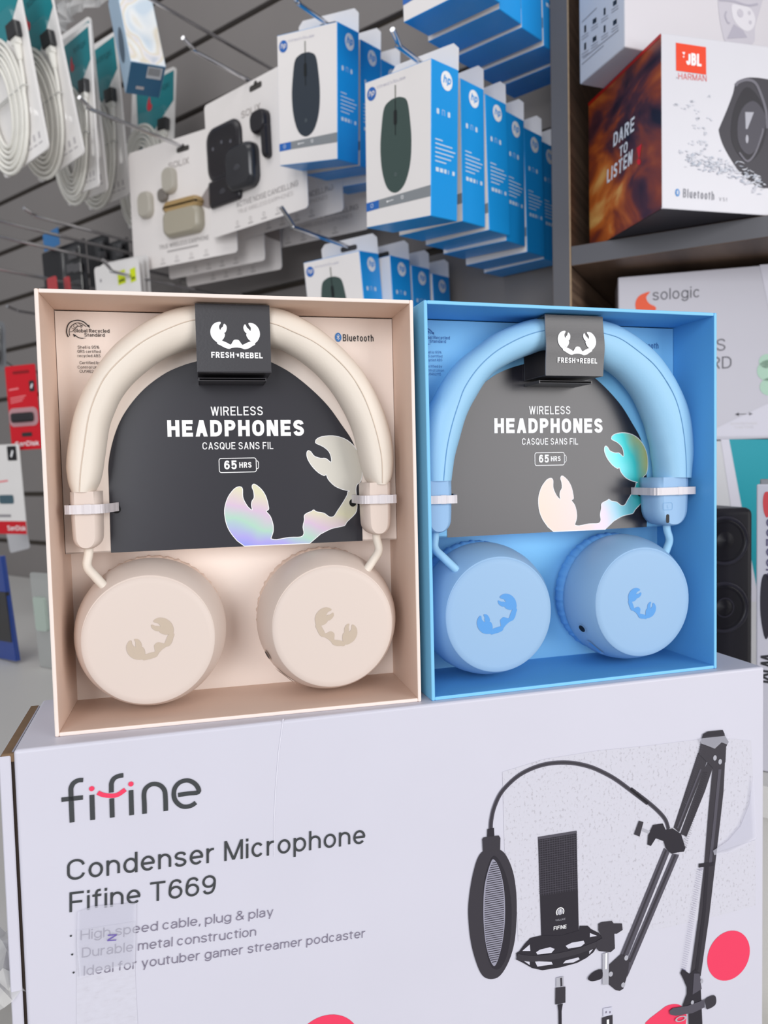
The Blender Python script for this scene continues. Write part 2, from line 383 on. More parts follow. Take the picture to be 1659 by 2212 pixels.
def structure(mb, name, frame):
    o = mb.build(name); o.matrix_world = frame.mat(); o['kind'] = 'structure'; return o
def dup(root, frame, label):
    r = root.copy(); COL.objects.link(r); r.matrix_world = frame.mat(); r['label'] = label
    for ch in list(root.children):
        c = ch.copy(); COL.objects.link(c); c.parent = r; c.matrix_parent_inverse = Matrix.Identity(4)
        for g in list(ch.children):
            d = g.copy(); COL.objects.link(d); d.parent = c
    return r
def text_px(mb, F, txt, p0, p1, cap_px, m, b, bold=0.):
    """print a line whose baseline runs p0 -> p1 on the face y = b of F"""
    q0, q1 = F.loc(p0, b), F.loc(p1, b); q2 = F.loc((p0[0], p0[1]-cap_px), b)
    w = math.hypot(q1[0]-q0[0], q1[1]-q0[1]); rot = math.atan2(q1[1]-q0[1], q1[0]-q0[0])
    mb.text(txt, q0[0], q0[1], math.hypot(q2[0]-q0[0], q2[1]-q0[1]), m, b=b, width=w, bold=bold, rot=rot)
def crop(ox, oy, k, pts): return [(ox+x/k, oy+y/k) for x, y in pts]
Z0 = np.array([0, 0, 0.])

# ================================================================== THE SETTING
# slat wall: boards with dark grooves between, a single surface
wall_paint = mat('slat_wall_laminate', (132, 127, 125), .5, spec=.3, var=.04, vscale=8)
groove_dark = mat('slat_groove', (74, 66, 58), .7)
FW = Frame(WU*-2.9 + WN*WD, WY)
mb = MB()
for k in range(-9, 9):
    zc = .706+.1235*k
    mb.box(0, 2.49, 0, .012, zc+.0055, zc+.1235-.0055, wall_paint, .001, 1)
    mb.box(0, 2.49, .011, .016, zc-.006, zc+.006, groove_dark)
structure(mb, 'wall_back', FW)
structure(MB().box(-4, 4, -3, 3, -.02, 0, mat('floor_tile', (150, 146, 140), .4)), 'floor', Frame((0, 0, -CAMZ)))

# long white counter that runs along the foot of the slat wall
counter_white = mat('counter_laminate', (214, 212, 208), .45, var=.02, vscale=6)
FC = Frame(WU*-2.6 + WN*.63, WY)
t = thing('wall_counter', 'white counter along the foot of the slat wall, turning forward beside the big carton', 'counter', Frame(np.array([0, 0, -CAMZ]), WY))
def slab(pts, z0, z1, mm):
    if area2(pts) < 0: pts = pts[::-1]
    n = len(pts); m = MB()
    m.add([(a, b, z1) for a, b in pts], [tuple(range(n))], mm); m.add([(a, b, z0) for a, b in pts], [tuple(range(n))[::-1]], mm)
    return m.add([(a, b, z) for z in (z0, z1) for a, b in pts], [(i, (i+1) % n, n+(i+1) % n, n+i) for i in range(n)], mm)
slab([(-2.6, WD-.002), (.10, WD-.002), (.10, .63), (-.16, .63), (-.445, .245), (-.385, .158), (-.30, .03), (-.55, -.05), (-2.6, -.05)], CAMZ-.275, CAMZ-.25, counter_white).build('worktop', t)
slab([(-2.58, WD-.002), (.08, WD-.002), (.08, .66), (-.20, .66), (-.50, .30), (-.60, .0), (-2.58, .0)], 0, CAMZ-.275, counter_white).build('cabinet_body', t)
FD = Frame((-.215, .322, -CAMZ), 15.66)
t = thing('display_counter', 'low white counter under the big microphone carton', 'counter', FD)
MB().box(0, .51, 0, .13, CAMZ-.46, CAMZ-.429, counter_white, .002).build('worktop', t)
MB().box(.01, .50, .01, .12, 0, CAMZ-.46, counter_white, .002).build('cabinet_body', t)

# ================================================================== HEADPHONE GIFT BOXES
CLAW = [(555,478),(500,485),(440,515),(395,570),(368,640),(363,710),(378,780),(415,840),(465,888),(482,900),(488,930),(550,965),(620,1005),(705,1033),(760,1012),(850,1002),(940,1012),(1005,1036),(1090,1012),(1150,970),(1205,938),(1210,905),(1250,870),(1290,800),(1308,730),(1300,640),(1265,565),(1210,510),(1150,488),(1105,488),(1092,505),(1105,540),(1132,580),(1133,620),(1125,652),(1090,610),(1060,580),(1045,540),(1025,517),(1003,545),(992,590),(1005,650),(1035,695),(1052,707),(1042,730),(1055,780),(1085,830),(1120,862),(1140,870),(1110,874),(1040,905),(970,942),(945,920),(920,880),(885,842),(812,842),(780,880),(755,925),(735,942),(690,915),(630,885),(578,860),(600,835),(630,780),(636,725),(622,705),(645,695),(668,650),(676,590),(665,545),(630,515),(612,540),(600,580),(570,605),(552,645),(535,610),(535,560),(555,525),(567,500)]
def claw_between(q0, q1):
    """the claw emblem with the tips of its two big claws on q0 and q1"""
    p0 = np.array([548, -482.]); p1 = np.array([1112, -486.]); v = p1-p0; w = np.array(q1)-np.array(q0)
    k = np.linalg.norm(w)/np.linalg.norm(v); r = math.atan2(w[1], w[0])-math.atan2(v[1], v[0])
    out = []
    for x, y in CLAW:
        d = (np.array([x, -y])-p0)*k
        out.append((q0[0]+d[0]*math.cos(r)-d[1]*math.sin(r), q0[1]+d[0]*math.sin(r)+d[1]*math.cos(r)))
    return smooth_poly(out, 3)
BW, BH, BD, BT = .19, .2206, .0600, .0021
INS, BCK = .0384, .0563
FB = Frame((-.1664, .3678, -.128), math.degrees(.2336))
FU = Frame((.0242, .4122, -.128), math.degrees(.2842))
ARCH = FB.locs([(240,1194),(235,1034),(234.5,1007),(239,974),(250,933.7),(266,898),(290.6,863),(320,833),(358,806),(393.7,790),(423.5,781),(470,770),(510,766),(550,771),(589,784),(630,806.8),(672.5,840.8),(709,877.6),(737.6,917.3),(760,951),(772,985),(780,1030),(783,1168)], INS)
ARCH = [ARCH[0]] + smooth_poly(ARCH[1:-1], 4, False) + [ARCH[-1]]
FOIL = crop(470, 930, 5.184, [(300,1294),(220,1235),(150,1150),(100,1050),(78,930),(85,840),(120,740),(180,660),(225,632),(262,632),(280,660),(282,740),(305,800),(345,860),(388,890),(378,840),(385,790),(408,750),(402,680),(385,630),(400,600),(440,615),(500,670),(545,750),(570,850),(570,885),(545,905),(590,960),(620,1050),(622,1130),(600,1200),(604,1212),(660,1220),(800,1196),(930,1190),(965,1150),(955,1080),(970,1000),(970,950),(1010,920),(1050,905),(1075,888),(1110,910),(1190,925),(1250,965),(1300,960),(1340,900),(1400,810),(1450,720),(1455,685),(1480,678),(1400,660),(1310,620),(1240,550),(1215,495),(1190,505),(1120,465),(1050,390),(1005,310),(998,250),(1015,225),(1045,240),(1080,285),(1150,310),(1210,312),(1270,355),(1268,290),(1240,230),(1180,180),(1105,145),(1095,125),(1110,95),(1170,68),(1280,58),(1390,80),(1480,130),(1560,220),(1610,340),(1620,480),(1600,570),(1565,600),(1550,640),(1550,700),(1560,780),(1560,860),(1540,930),(1450,1020),(1425,1060),(1380,1075),(1270,1100),(1150,1160),(1030,1264)])
FOIL = FB.locs([FOIL[0]] + smooth_poly(FOIL[1:-1], 3, False) + [FOIL[-1]], INS)
ink_arch = mat('charcoal_print', (40, 39, 47), .27, spec=.7, bump=.012, bscale=900)
def foil_mat(name, stops, loc, rot, length, wob):
    """foil with its iridescent sheen painted in: a fixed straight ramp of hues, bent by noise"""
    m = ramp_mat(name, stops, (1, 1, 1), 'NOISE', 22, 1.5, .42, .28)  # view-dependent rainbow sheen put into the colour as fixed bands
    nt = m.node_tree; N = nt.nodes; L = nt.links
    g = N.new('ShaderNodeTexGradient'); mp = N.new('ShaderNodeMapping'); mp.vector_type = 'TEXTURE'
    mp.inputs['Location'].default_value = loc; mp.inputs['Rotation'].default_value = (0, R_(rot), 0); mp.inputs['Scale'].default_value = (length,)*3
    tc = [n for n in N if n.type == 'TEX_COORD'][0]; nz = [n for n in N if n.type == 'TEX_NOISE'][0]; rp = [n for n in N if n.type == 'VALTORGB'][0]
    nz.inputs['Scale'].default_value = 60
    L.new(tc.outputs['Object'], mp.inputs['Vector']); L.new(mp.outputs['Vector'], g.inputs['Vector'])
    ma = N.new('ShaderNodeMath'); ma.operation = 'MULTIPLY_ADD'; ma.inputs[1].default_value = wob
    L.new(nz.outputs['Fac'], ma.inputs[0]); L.new(g.outputs['Fac'], ma.inputs[2]); L.new(ma.outputs[0], rp.inputs['Fac'])
    return m
def gift_box(F, tone, L, print_m, blue):
    base = mat(tone+'_board', {'beige': (229, 203, 187), 'blue': (96, 172, 230)}[tone], .5, spec=.35, bump=.05, bscale=700)
    edge = mat(tone+'_board_edge', {'beige': (240, 226, 218), 'blue': (128, 200, 242)}[tone], .5, spec=.35, bump=.05, bscale=700)
    card = mat(tone+'_insert_card', {'beige': (251, 238, 229), 'blue': (134, 202, 244)}[tone], .5, spec=.35, bump=.04, bscale=700)
    t = thing('headphone_box', L, 'box', F)
    m = MB()                                                        # open tray: bottom, lid wall, two flanks, rear wall
    m.box(0, BT, 0, BD, 0, BH, base, .0006, 2, front=edge, left=edge)
    m.box(BW-BT, BW, 0, BD, 0, BH, base, .0006, 2, front=edge)
    m.box(BT*.9, BW-BT*.9, .0003, BD, 0, BT, base, .0005, 2, front=edge)
    m.box(BT*.9, BW-BT*.9, .0003, BD, BH-BT, BH, base, .0005, 2, front=edge, top=edge)
    m.box(BT*.5, BW-BT*.5, BCK, BD, BT*.5, BH-BT*.5, card)
    m.build('tray', t)
    m = MB()                                                        # printed insert stepping forward over the top half
    c0, c1 = .0876, BH-BT-.0006
    m.box(BT+.0003, BW-BT-.0003, INS, INS+.0008, c0, c1, card)
    m.box(BT+.0003, BW-BT-.0003, INS, BCK-.0002, c0, c0+.0008, card)
    b = INS-.00025
    m.poly(ARCH, ink_arch, b)
    b2 = INS-.0005
    def tx(s, p0, p1, cap, mm, bold=0.): text_px(m, FB, s, p0, p1, cap, mm, b2, bold)
    tx('WIRELESS', (455.5, 898), (568, 897), 19.5, white_ink, .012)
    tx('HEADPHONES', (362, 943.5), (657, 941.5), 36, white_ink, .041)
    tx('CASQUE SANS FIL', (437.5, 971), (590.5, 970), 15.5, white_ink, .01)
    tx('65', (484.5, 1014), (511.5, 1013.5), 19, white_ink, .03)
    tx('HRS', (517, 1010.5), (543.5, 1010), 12, white_ink, .03)
    a0, cA = FB.loc((474, 1021), b2); a1, cB = FB.loc((553, 989), b2)
    o = rrect(a0, a1, cA, cB, .0012); o.append(o[0]); m.ribbon(o, .00042, white_ink, b2)
    a2 = FB.loc((558.5, 1000), b2)[0]; cm = (cA+cB)/2
    m.ribbon([(a1, cm+.0022), (a1+.0008, cm+.0022), (a2, cm+.0014), (a2, cm-.0014), (a1+.0008, cm-.0022), (a1, cm-.0022)], .0004, white_ink, b2)
    pm = print_m
    def gx(s, p0, p1, cap, bold=0.): text_px(m, FB, s, p0, p1, cap, pm, b2, bold)
    gx('Global Recycled', (159.5, 718), (236.5, 719), 8, .012); gx('Standard', (182.5, 727), (226, 727.5), 7.5, .012)
    for s, p0, p1 in (('Shell is 95%', (168, 753), (214.5, 753)), ('GRS certified', (167.5, 762), (217, 762.5)), ('recycled ABS', (168, 771.5), (217, 771.5)),
                      ('Certified by', (172, 786.5), (217, 786.5)), ('Control Union', (168, 796), (222, 796.5)), ('CU1462115', (172, 805), (214, 805.5))):
        gx(s, p0, p1, 6.3, .004)
    C8 = lambda pts: FB.locs(crop(130, 670, 12.76, pts), b2)
    m.ribbon(smooth_poly(C8([(225,740),(190,660),(178,570),(210,420),(300,320),(480,278),(640,320),(740,400),(780,450)]), 5, False), .0005, pm, b2)
    m.poly(C8([(735,430),(800,400),(815,490)]), pm, b2)
    m.ribbon(smooth_poly(C8([(265,700),(250,580),(290,460),(400,370),(520,350),(640,395),(720,460)]), 5, False), .0003, pm, b2)
    for l in ([(250,600),(330,590),(480,450),(640,410)], [(310,450),(330,520),(480,440)], [(380,385),(370,470)], [(420,370),(490,430),(600,460)], [(500,350),(620,450),(560,490)]):
        m.ribbon(C8(l), .00022, pm, b2)
    m.ribbon(smooth_poly(C8([(700,765),(600,775),(500,750),(420,700)]), 5, False), [.0002]*4+[.0004]*12, pm, b2)
    m.poly(C8([(350,650),(440,690),(390,740)]), pm, b2)
    bt_blue = mat('bluetooth_blue', (60, 130, 205), .5)
    a, c = FB.loc((730.5, 728.5), b2); m.poly(ell(a, c, .0019, .0026, 28), bt_blue if not blue else pm, b2)
    k = .0011
    m.ribbon([(a-k*.75, c+k*.75), (a+k*.75, c-k*.75), (a, c-k*1.6), (a, c+k*1.6), (a+k*.75, c+k*.75), (a-k*.75, c-k*.75)], .0003, white_ink, b2-.0001)
    gx('Bluetooth', (741, 737), (807, 738), 15, .008)
    ho = mat('hole_shadow', (12, 12, 13), .8)
    for p in ((252, 1100), (762, 1086)):                             # punched holes for the ties
        a, c = FB.loc(p, b2); m.poly(ell(a, c, .0021, .0023, 24), ho, b2-.0001)
    ins = m.build('insert_card', t)
    if not blue:
        fm = foil_mat('beige_foil', [(.12, (128, 150, 236)), (.24, (176, 168, 232)), (.36, (176, 214, 196)), (.5, (214, 190, 214)), (.66, (222, 218, 188)), (.9, (214, 210, 200))], (.085, 0, .086), -75, .062, .16)
    else:
        fm = foil_mat('blue_foil', [(.1, (226, 196, 182)), (.45, (222, 196, 196)), (.58, (206, 198, 226)), (.72, (142, 214, 226)), (.86, (60, 206, 206)), (.98, (222, 214, 130))], (.078, 0, .095), -18, .104, .10)
    fo = MB().poly(FOIL, fm, INS-.0004)
    fo.ribbon(FOIL+[FOIL[0]], .0004, white_ink, INS-.00045)
    fo.build('claw_foil', ins, 'iridescent foil claw emblem')
    return t
gift_box(FB, 'beige', 'open beige gift box with beige headphones, left of the two on the microphone carton', black_ink, False)
gift_box(FU, 'blue', 'open sky blue gift box with blue headphones, right of the two on the microphone carton', mat('blue_print_ink', (62, 112, 168), .5), True)

BAND = {
 'beige': dict(
  outer=[(156,1062),(149,1045),(145,1022),(144,1001),(148,961),(160,898),(182,841),(212,790),(250,744),(304,703),(358,674.6),(418,660),(500,651),(584.6,664.6),(630,678),(686.6,710.5),(743,758.6),(786,809.6),(820,872),(841,934),(847,982.4),(846,1015),(842,1034),(834,1046)],
  inner=[(205,1062.5),(216,1042),(222,1020),(225,1000),(228,980),(236,925.5),(247,893),(262,861),(285,831),(318,801),(358,773.6),(419.5,752),(500,744),(587.5,750),(630,767),(678,802.5),(715,843.6),(743,889),(763,934),(774.4,982),(780,1005),(786,1025),(791,1036),(799,1046)],
  seam=[(172.6,1062),(175,1020),(182,966),(193,898),(212,844),(236,803.5),(277,763),(318,733),(372,707),(419.5,692),(500,683),(586,699),(630,716),(686.6,744.5),(743,792.6),(780,846.5),(805.6,911.6),(822.6,982.4),(825.4,1044)]),
 'blue': dict(
  outer=[(905,1040),(904,1010),(905,975),(910,930),(922,888),(936,863),(958,822.6),(991,779.5),(1032,746.6),(1067,721),(1105,703.6),(1143,691),(1178.7,686.3),(1245,684),(1310,697),(1341.8,711),(1377,734),(1410,762),(1440.5,802),(1463,843),(1478.5,883),(1486,924),(1489,974.4),(1486,1005),(1483,1032)],
  inner=[(971,1038),(975,1010),(979,985),(990,945),(1000,910),(1010,885),(1022,863),(1042,830),(1062,808),(1085,793),(1110,780),(1143,767),(1181,756),(1240,762),(1309,797),(1331.6,812),(1357,838),(1377,868),(1392.4,903.5),(1400,925),(1405,945),(1411,965),(1414,985),(1417.7,1005),(1420,1031)],
  seam=[(957,1038),(963.4,974.5),(973.6,924),(989,873),(1004,835),(1032,794.7),(1067,762),(1105,739),(1143,722.6),(1181,713.7),(1245,709),(1311,722.5),(1341.8,734),(1377,759),(1410,787),(1435,820),(1455.7,858),(1468,898.5),(1476,949),(1480,1000),(1480.5,1031)])}
def headphones(F, tone, L, logos, slid):
    shell = mat(tone+'_shell_plastic', {'beige': (218, 202, 192), 'blue': (144, 182, 219)}[tone], .42, spec=.4, var=.01)
    face = mat(tone+'_cap_plastic', {'beige': (219, 204, 195), 'blue': (151, 186, 221)}[tone], .5, spec=.35)
    skin = mat(tone+'_band_leatherette', {'beige': (229, 219, 207), 'blue': (154, 202, 234)}[tone], .48, spec=.4, bump=.05, bscale=900)
    stitch = mat(tone+'_stitch', {'beige': (214, 198, 182), 'blue': (112, 164, 208)}[tone], .7)
    emb = mat(tone+'_emblem', {'beige': (196, 179, 161), 'blue': (84, 154, 222)}[tone], .45)
    dark = mat('socket_dark', (20, 20, 24), .5)
    cush = mat(tone+'_cushion', {'beige': (226, 204, 190), 'blue': (106, 168, 226)}[tone], .5, bump=.12, bscale=600)
    t = thing('headphones', L, 'headphones', F)
    B = BAND[tone]; bc, rb = .0245, .0118
    O = smooth_poly([F.loc(p, bc) for p in B['outer']], 4, False); I = smooth_poly([F.loc(p, bc) for p in B['inner']], 4, False)
    m = MB(); vs = []; seg = 20; cen = []; rad = []
    for (oa, oc), (ia, ic) in zip(O, I):
        ctr = np.array([(oa+ia)/2, (oc+ic)/2]); h = np.array([oa-ia, oc-ic])/2; cen.append(ctr); rad.append(h)
        for k in range(seg):
            a = 2*math.pi*k/seg; x = math.cos(a); y = math.sin(a)
            x = math.copysign(abs(x)**.9, x); y = math.copysign(abs(y)**.9, y)
            p = ctr+h*x; vs.append((p[0], bc-rb*y, p[1]))
    n = len(O)
    m.add(vs, [(i*seg+k, (i+1)*seg+k, (i+1)*seg+(k+1) % seg, i*seg+(k+1) % seg) for i in range(n-1) for k in range(seg)], skin, True)
    m.add(vs[:seg], [tuple(range(seg))], skin); m.add(vs[-seg:], [tuple(range(seg))[::-1]], skin)
    hb = m.build('headband', t)
    # stitched seam lying on the front of the band
    sm = MB(); S = smooth_poly([F.loc(p, bc-rb*.9) for p in B['seam']], 5, False); P3 = []
    for q in S:
        i = min(range(n), key=lambda j: (cen[j][0]-q[0])**2+(cen[j][1]-q[1])**2)
        h = rad[i]; x = float(np.dot(np.array(q)-cen[i], h)/np.dot(h, h)); x = max(-.9, min(.9, x))
        P3.append((q[0], bc-rb*(1-abs(x)**(1/.45*.9))**.5-.0001, q[1]))
    sm.tube(P3, .00026, stitch, 6); sm.build('seam', hb)
    for (a0, a1, ct, cb, side, mk) in slid:                          # yoke ends that hold the cups
        w = a1-a0; m = MB()
        r_ = w*.42; pts = [(a0, ct), (a0, ct-.006)] + [(a0+w*.015, cb+r_*1.6)]
        pts += [(a0+w*.03+r_+r_*math.cos(t), cb+r_+r_*math.sin(t)) for t in np.linspace(math.pi, 1.5*math.pi, 9)]
        pts += [(a1-w*.03-r_+r_*math.cos(t), cb+r_+r_*math.sin(t)) for t in np.linspace(1.5*math.pi, 2*math.pi, 9)]
        pts += [(a1-w*.015, cb+r_*1.6), (a1, ct-.006), (a1, ct)]
        if area2(pts) < 0: pts = pts[::-1]
        nn = len(pts); cxy = np.mean(np.array(pts), 0); lay = []
        for b, k in ((.0145, .62), (.0152, .76), (.0175, .93), (.0205, 1), (.0290, 1), (.0330, .92), (.0345, .7)):
            lay += [(cxy[0]+(p[0]-cxy[0])*k, b, (p[1] if p[1] > ct-.001 else cxy[1]+(p[1]-cxy[1])*(1-(1-k)*.35))) for p in pts]
        m.add(lay, [(j*nn+i, (j+1)*nn+i, (j+1)*nn+(i+1) % nn, j*nn+(i+1) % nn) for j in range(6) for i in range(nn)], shell, True)
        m.add(lay[:nn], [tuple(range(nn))], shell); m.add(lay[-nn:], [tuple(range(nn))[::-1]], shell)
        if mk:
            am = a0+w*.30; o = rrect(am-.0034, am+.0034, cb+.0105, cb+.0150, .001); o.append(o[0])
            m.ribbon(o, .00022, stitch, .0144); m.text('L', am-.0004, cb+.0117, .0019, stitch, b=.0144)
            m.poly(rrect(am-.0012, am+.0012, cb+.0022, cb+.0078, .0011), dark, .0144)
        m.build('slider', t)
        ca = (a0+a1)/2
        d = -1 if side == 'L' else 1
        q = smooth_poly([(ca-d*.000, .0225, cb+.006), (ca, .0225, cb-.002), (ca+d*.0008, .021, cb-.009), (ca-d*.0035, .018, cb-.0145), (ca-d*.008, .0155, cb-.0195), (ca-d*.010, .0155, cb-.0215)], 5, False)
        MB().tube(q, .0024, skin, 14).build('stem', t)
    for ca, cc, side, (l0, l1) in ((.0460, .0440, 'L', logos[0]), (.1430, .0444, 'R', logos[1])):
        m = MB(); Rr = .0400
        m.lathe([(.030, .040), (.0385, .0385), (Rr-.0004, .0365), (Rr, .034), (Rr-.0002, .029), (Rr-.0012, .0225), (Rr-.0032, .0160), (Rr-.0050, .0122), (.0340, .0102), (.0334, .0093)], ca, cc, shell, 96)
        m.lathe([(.0334, .0093), (.0329, .0088), (.030, .0085), (.015, .0081), (.001, .0080)], ca, cc-.0008, face, 96)
        if side == 'R':
            for ang, hb_, rr, ln in ((205, .0215, .0024, 0), (229, .0225, .0014, .0040)):
                th = R_(ang); rad_ = Rr-.0013; px_, pz_ = ca+rad_*math.cos(th), cc+rad_*math.sin(th)
                e1 = np.array([-math.sin(th), 0, math.cos(th)]); e2 = np.array([-math.cos(th)*.22, -1, -math.sin(th)*.22]); e2 /= np.linalg.norm(e2)
                nn = np.array([math.cos(th), -.22, math.sin(th)])*.0004
                for k_, mm, sc_ in ((1., shell, 1.35), (1.35, dark if not ln else cush, 1.)):
                    pts = [np.array([px_, hb_, pz_])+nn*k_+e1*((rr*math.cos(x)+math.copysign(ln, math.cos(x)))*sc_)+e2*(rr*sc_*math.sin(x)) for x in np.linspace(0, 2*math.pi, 20, endpoint=False)]
                    m.add(pts, [tuple(range(20))[::-1]], mm)
        cup = m.build('ear_cup', t)
        MB().lathe([(.022, .0545), (.031, .0545), (.0365, .052), (.0392, .0475), (.0392, .0435), (.0375, .0395), (.030, .0385)], ca, cc+.0006, cush, 264, wr=.011, wn=44).build('ear_cushion', cup)
        b = .0078
        MB().poly(claw_between(F.loc(l0, b), F.loc(l1, b)), emb, b).build('claw_emblem', cup)
    return t
headphones(FB, 'beige', 'beige padded headphones lying in the beige gift box', [((280.3,1384.4),(332.2,1340.1)), ((714.9,1315.7),(763.4,1349.5))],
           [(.0088, .0240, .1215, .0915, 'L', False), (.1636, .1798, .1222, .0925, 'R', False)])
headphones(FU, 'blue', 'sky blue padded headphones lying in the blue gift box', [((1036.8,1331),(1080.5,1288.3)), ((1382,1273.3),(1412.5,1302.5))],
           [(.0020+.0005, .0215, .1222, .0920, 'L', False), (.1570, .1838, .1205, .0895, 'R', True)])

sleeve_black = mat('black_card', (44, 43, 49), .34, spec=.75, bump=.05, bscale=800)
sleeve_in = mat('black_card_inside', (30, 30, 34), .6)
def sleeve(F, a0, a1, L, bulge):
    c0, c1, b0, b1, th = .1822, .2176, .0098, .0376, .0007
    t = thing('cardboard_sleeve', L, 'sleeve', F)
    m = MB()
    # front panel with a soft horizontal crease, top, rear and doubled bottom panels
    n = 24; vs = []
    fb = lambda c: b0-bulge*math.exp(-(((c-c0)/(c1-c0)-.5)/.22)**2)
    for k in range(n+1):
        c = c0+(c1-c0)*k/n; bb = fb(c); ax = a1+bulge*.5*math.sin(math.pi*k/n)
        vs += [(a0, bb, c), (ax, bb, c), (a0, bb+th, c), (ax, bb+th, c)]
    for k in range(n):
        q = 4*k
        m.add([vs[q], vs[q+1], vs[q+5], vs[q+4]], [(0, 1, 2, 3)], sleeve_black); m.add([vs[q+2], vs[q+3], vs[q+7], vs[q+6]], [(3, 2, 1, 0)], sleeve_in)
        m.add([vs[q], vs[q+2], vs[q+6], vs[q+4]], [(3, 2, 1, 0)], grey_ink); m.add([vs[q+1], vs[q+3], vs[q+7], vs[q+5]], [(0, 1, 2, 3)], sleeve_black)
    m.box(a0, a1, b0, b1, c1-th, c1, sleeve_black, .0002, 1)
    m.box(a0, a1, b0, b1, c0, c0+th, sleeve_black, .0002, 1)
    m.box(a0, a1, b1-th, b1, c0, c1, sleeve_black, .0002, 1)
    m.box(a0+.0006, a1-.0022, b0+.009, b1, c0-.0022, c0-.0016, sleeve_black, .0002, 1)
    m.box(a0+.0006, a1-.0022, b0+.009, b1, c0-.0034, c0-.0028, sleeve_black, .0002, 1)
    m.box(a0+.0004, a0+.001, b0+.009, b1, c0-.0034, c0-.0016, sleeve_black); m.box(a1-.0026, a1-.002, b0+.009, b1, c0-.0034, c0-.0016, sleeve_black)
    m.build('sleeve_band', t)
    on = lambda a, c: (a, fb(c)-.00035, c); m = MB()
    S = lambda x, y: (a0+(x-90)/(1510-90)*(a1-a0)*1.0, c1-(y-110)/(1515-110)*(c1-c0))
    m.poly(smooth_poly([S(x, y) for x, y in CLAW], 3), white_ink, T=on)
    m.build('claw_emblem', t, 'white claw emblem')
    m = MB()
    for s, x0, x1, y, cap, bo in (('FRESH', 365, 800, 1217, 120, .035), ('REBEL', 918, 1348, 1220, 120, .035), ("'N", 828, 892, 1188, 62, .05)):
        p, q = S(x0, y), S(x1, y); m.text(s, p[0], p[1], cap*(c1-c0)/1405, white_ink, T=on, width=q[0]-p[0], bold=bo)
    m.build('brand_lettering', t, 'white brand lettering')
sleeve(FB, .0752, .1136, 'black cardboard sleeve wrapped around the top of the beige headband', 0.)
sleeve(FU, .0783, .1165, 'black cardboard sleeve, creased, wrapped around the top of the blue headband', .0011)

tie_mat = mat('milky_nylon', (232, 226, 230), .3, spec=.5, alpha=.8)
def tie(F, s0, s1, hole, c, L, group='cable ties on the headphone boxes'):
    # a strap looped round the slider, its tail through the punched hole in the card
    h = .0047; bf = .0130; m = MB(); b1 = INS-.0008
    path = [(s0-.0016, b1), (s0-.0016, bf+.004), (s0-.0002, bf+.0012), (s0+.0025, bf), (s1-.0025, bf), (s1+.0002, bf+.0012), (s1+.0016, bf+.004)]
    path += ([(hole, b1-.002), (hole, b1)] if hole > s1 else [(s1+.0016, b1)])
    if hole < s0: path[0] = (hole, b1); path[1] = (hole, b1-.003); path.insert(2, (s0-.0018, bf+.0052))
    P = smooth_poly(path, 5, False); o = []; i = []
    for k, p in enumerate(P):
        a = np.array(P[min(k+1, len(P)-1)])-np.array(P[max(k-1, 0)]); a /= np.linalg.norm(a); q = np.array([a[1], -a[0]])*.0006
        r = 1.25 if k % 2 else .9
        o.append(np.array(p)+q*r); i.append(np.array(p)-q)
    n = len(P); loop = o+i[::-1]; vs = [(p[0], p[1], c-h/2) for p in loop]+[(p[0], p[1], c+h/2) for p in loop]; N = 2*n
    m.add(vs, [(k, (k+1) % N, N+(k+1) % N, N+k) for k in range(N)], tie_mat)
    m.add(vs, [(k, k+1, 2*n-2-k, 2*n-1-k) for k in range(n-1)], tie_mat); m.add(vs, [(N+k, N+2*n-1-k, N+2*n-2-k, N+k+1) for k in range(n-1)], tie_mat)
    sm = s0+(s1-s0)*.6; m.box(sm-.0018, sm+.0018, bf-.0009, bf+.0004, c-.0026, c+.0026, tie_mat, .0004)
    single(m, 'cable_tie', L, 'cable tie', F, group)
tie(FB, .0088, .0242, FB.loc((253,1100), INS)[0], .1125, 'milky cable tie around the left slider of the beige headphones')
tie(FB, .1634, .1800, FB.loc((762,1086), INS)[0], .1128, 'milky cable tie around the right slider of the beige headphones')
tie(FU, .0025, .0217, FB.loc((253,1100), INS)[0], .1115, 'milky cable tie around the left slider of the blue headphones')
tie(FU, .1566, .1842, FB.loc((762,1086), INS)[0], .1118, 'milky cable tie around the right slider of the blue headphones')

# ================================================================== MICROPHONE CARTON
FF = Frame((-.1787, .3505, -.428), 15.66)
CW, CD, CH = .432, .085, .30
carton = mat('white_carton', (208, 207, 220), .42, spec=.4, var=.035, vscale=14, bump=.03, bscale=120)
kraft = mat('raw_cardboard', (122, 98, 74), .85, var=.15, vscale=120)
carton_dark = mat('carton_gap', (52, 42, 36), .9)
ink = mat('slate_ink', (62, 65, 68), .45)
ink2 = mat('violet_grey_ink', (128, 122, 140), .5)
ink3 = mat('printed_black', (56, 53, 61), .42)
ink3b = mat('printed_black_deep', (42, 39, 48), .42)
ink3c = mat('printed_black_light', (82, 79, 90), .42)
steel_ink = mat('printed_steel', (176, 176, 186), .4)
red_ink = mat('coral_red_ink', (238, 62, 98), .45)
t = thing('microphone_carton', 'large white carton with a microphone and boom arm picture, under the headphone boxes', 'carton', FF)
m = MB()
m.box(0, CW, 0, CD, 0, CH, carton, .0016, 3)
E_ = -.0002
for y0, y1, x0, x1 in ((1553, 1700, 612, 596), (1700, 1850, 596, 592)):   # pressed crease down the front
    m.ribbon(FF.locs([(x0, y0), ((x0+x1)/2-2, (y0+y1)/2), (x1, y1)], E_), .0006, mat('pressed_crease', (220, 219, 231), .35), E_)
peel = ramp_mat('peeled_paper', [(.0, (156, 153, 162)), (.33, (188, 186, 196)), (.42, (205, 204, 215)), (1, (208, 207, 219))], (1, 1, .8), 'NOISE', 620, 3, .75)
C2 = lambda pts, b=E_: FF.locs(crop(900, 1480, 2.1858, pts), b)
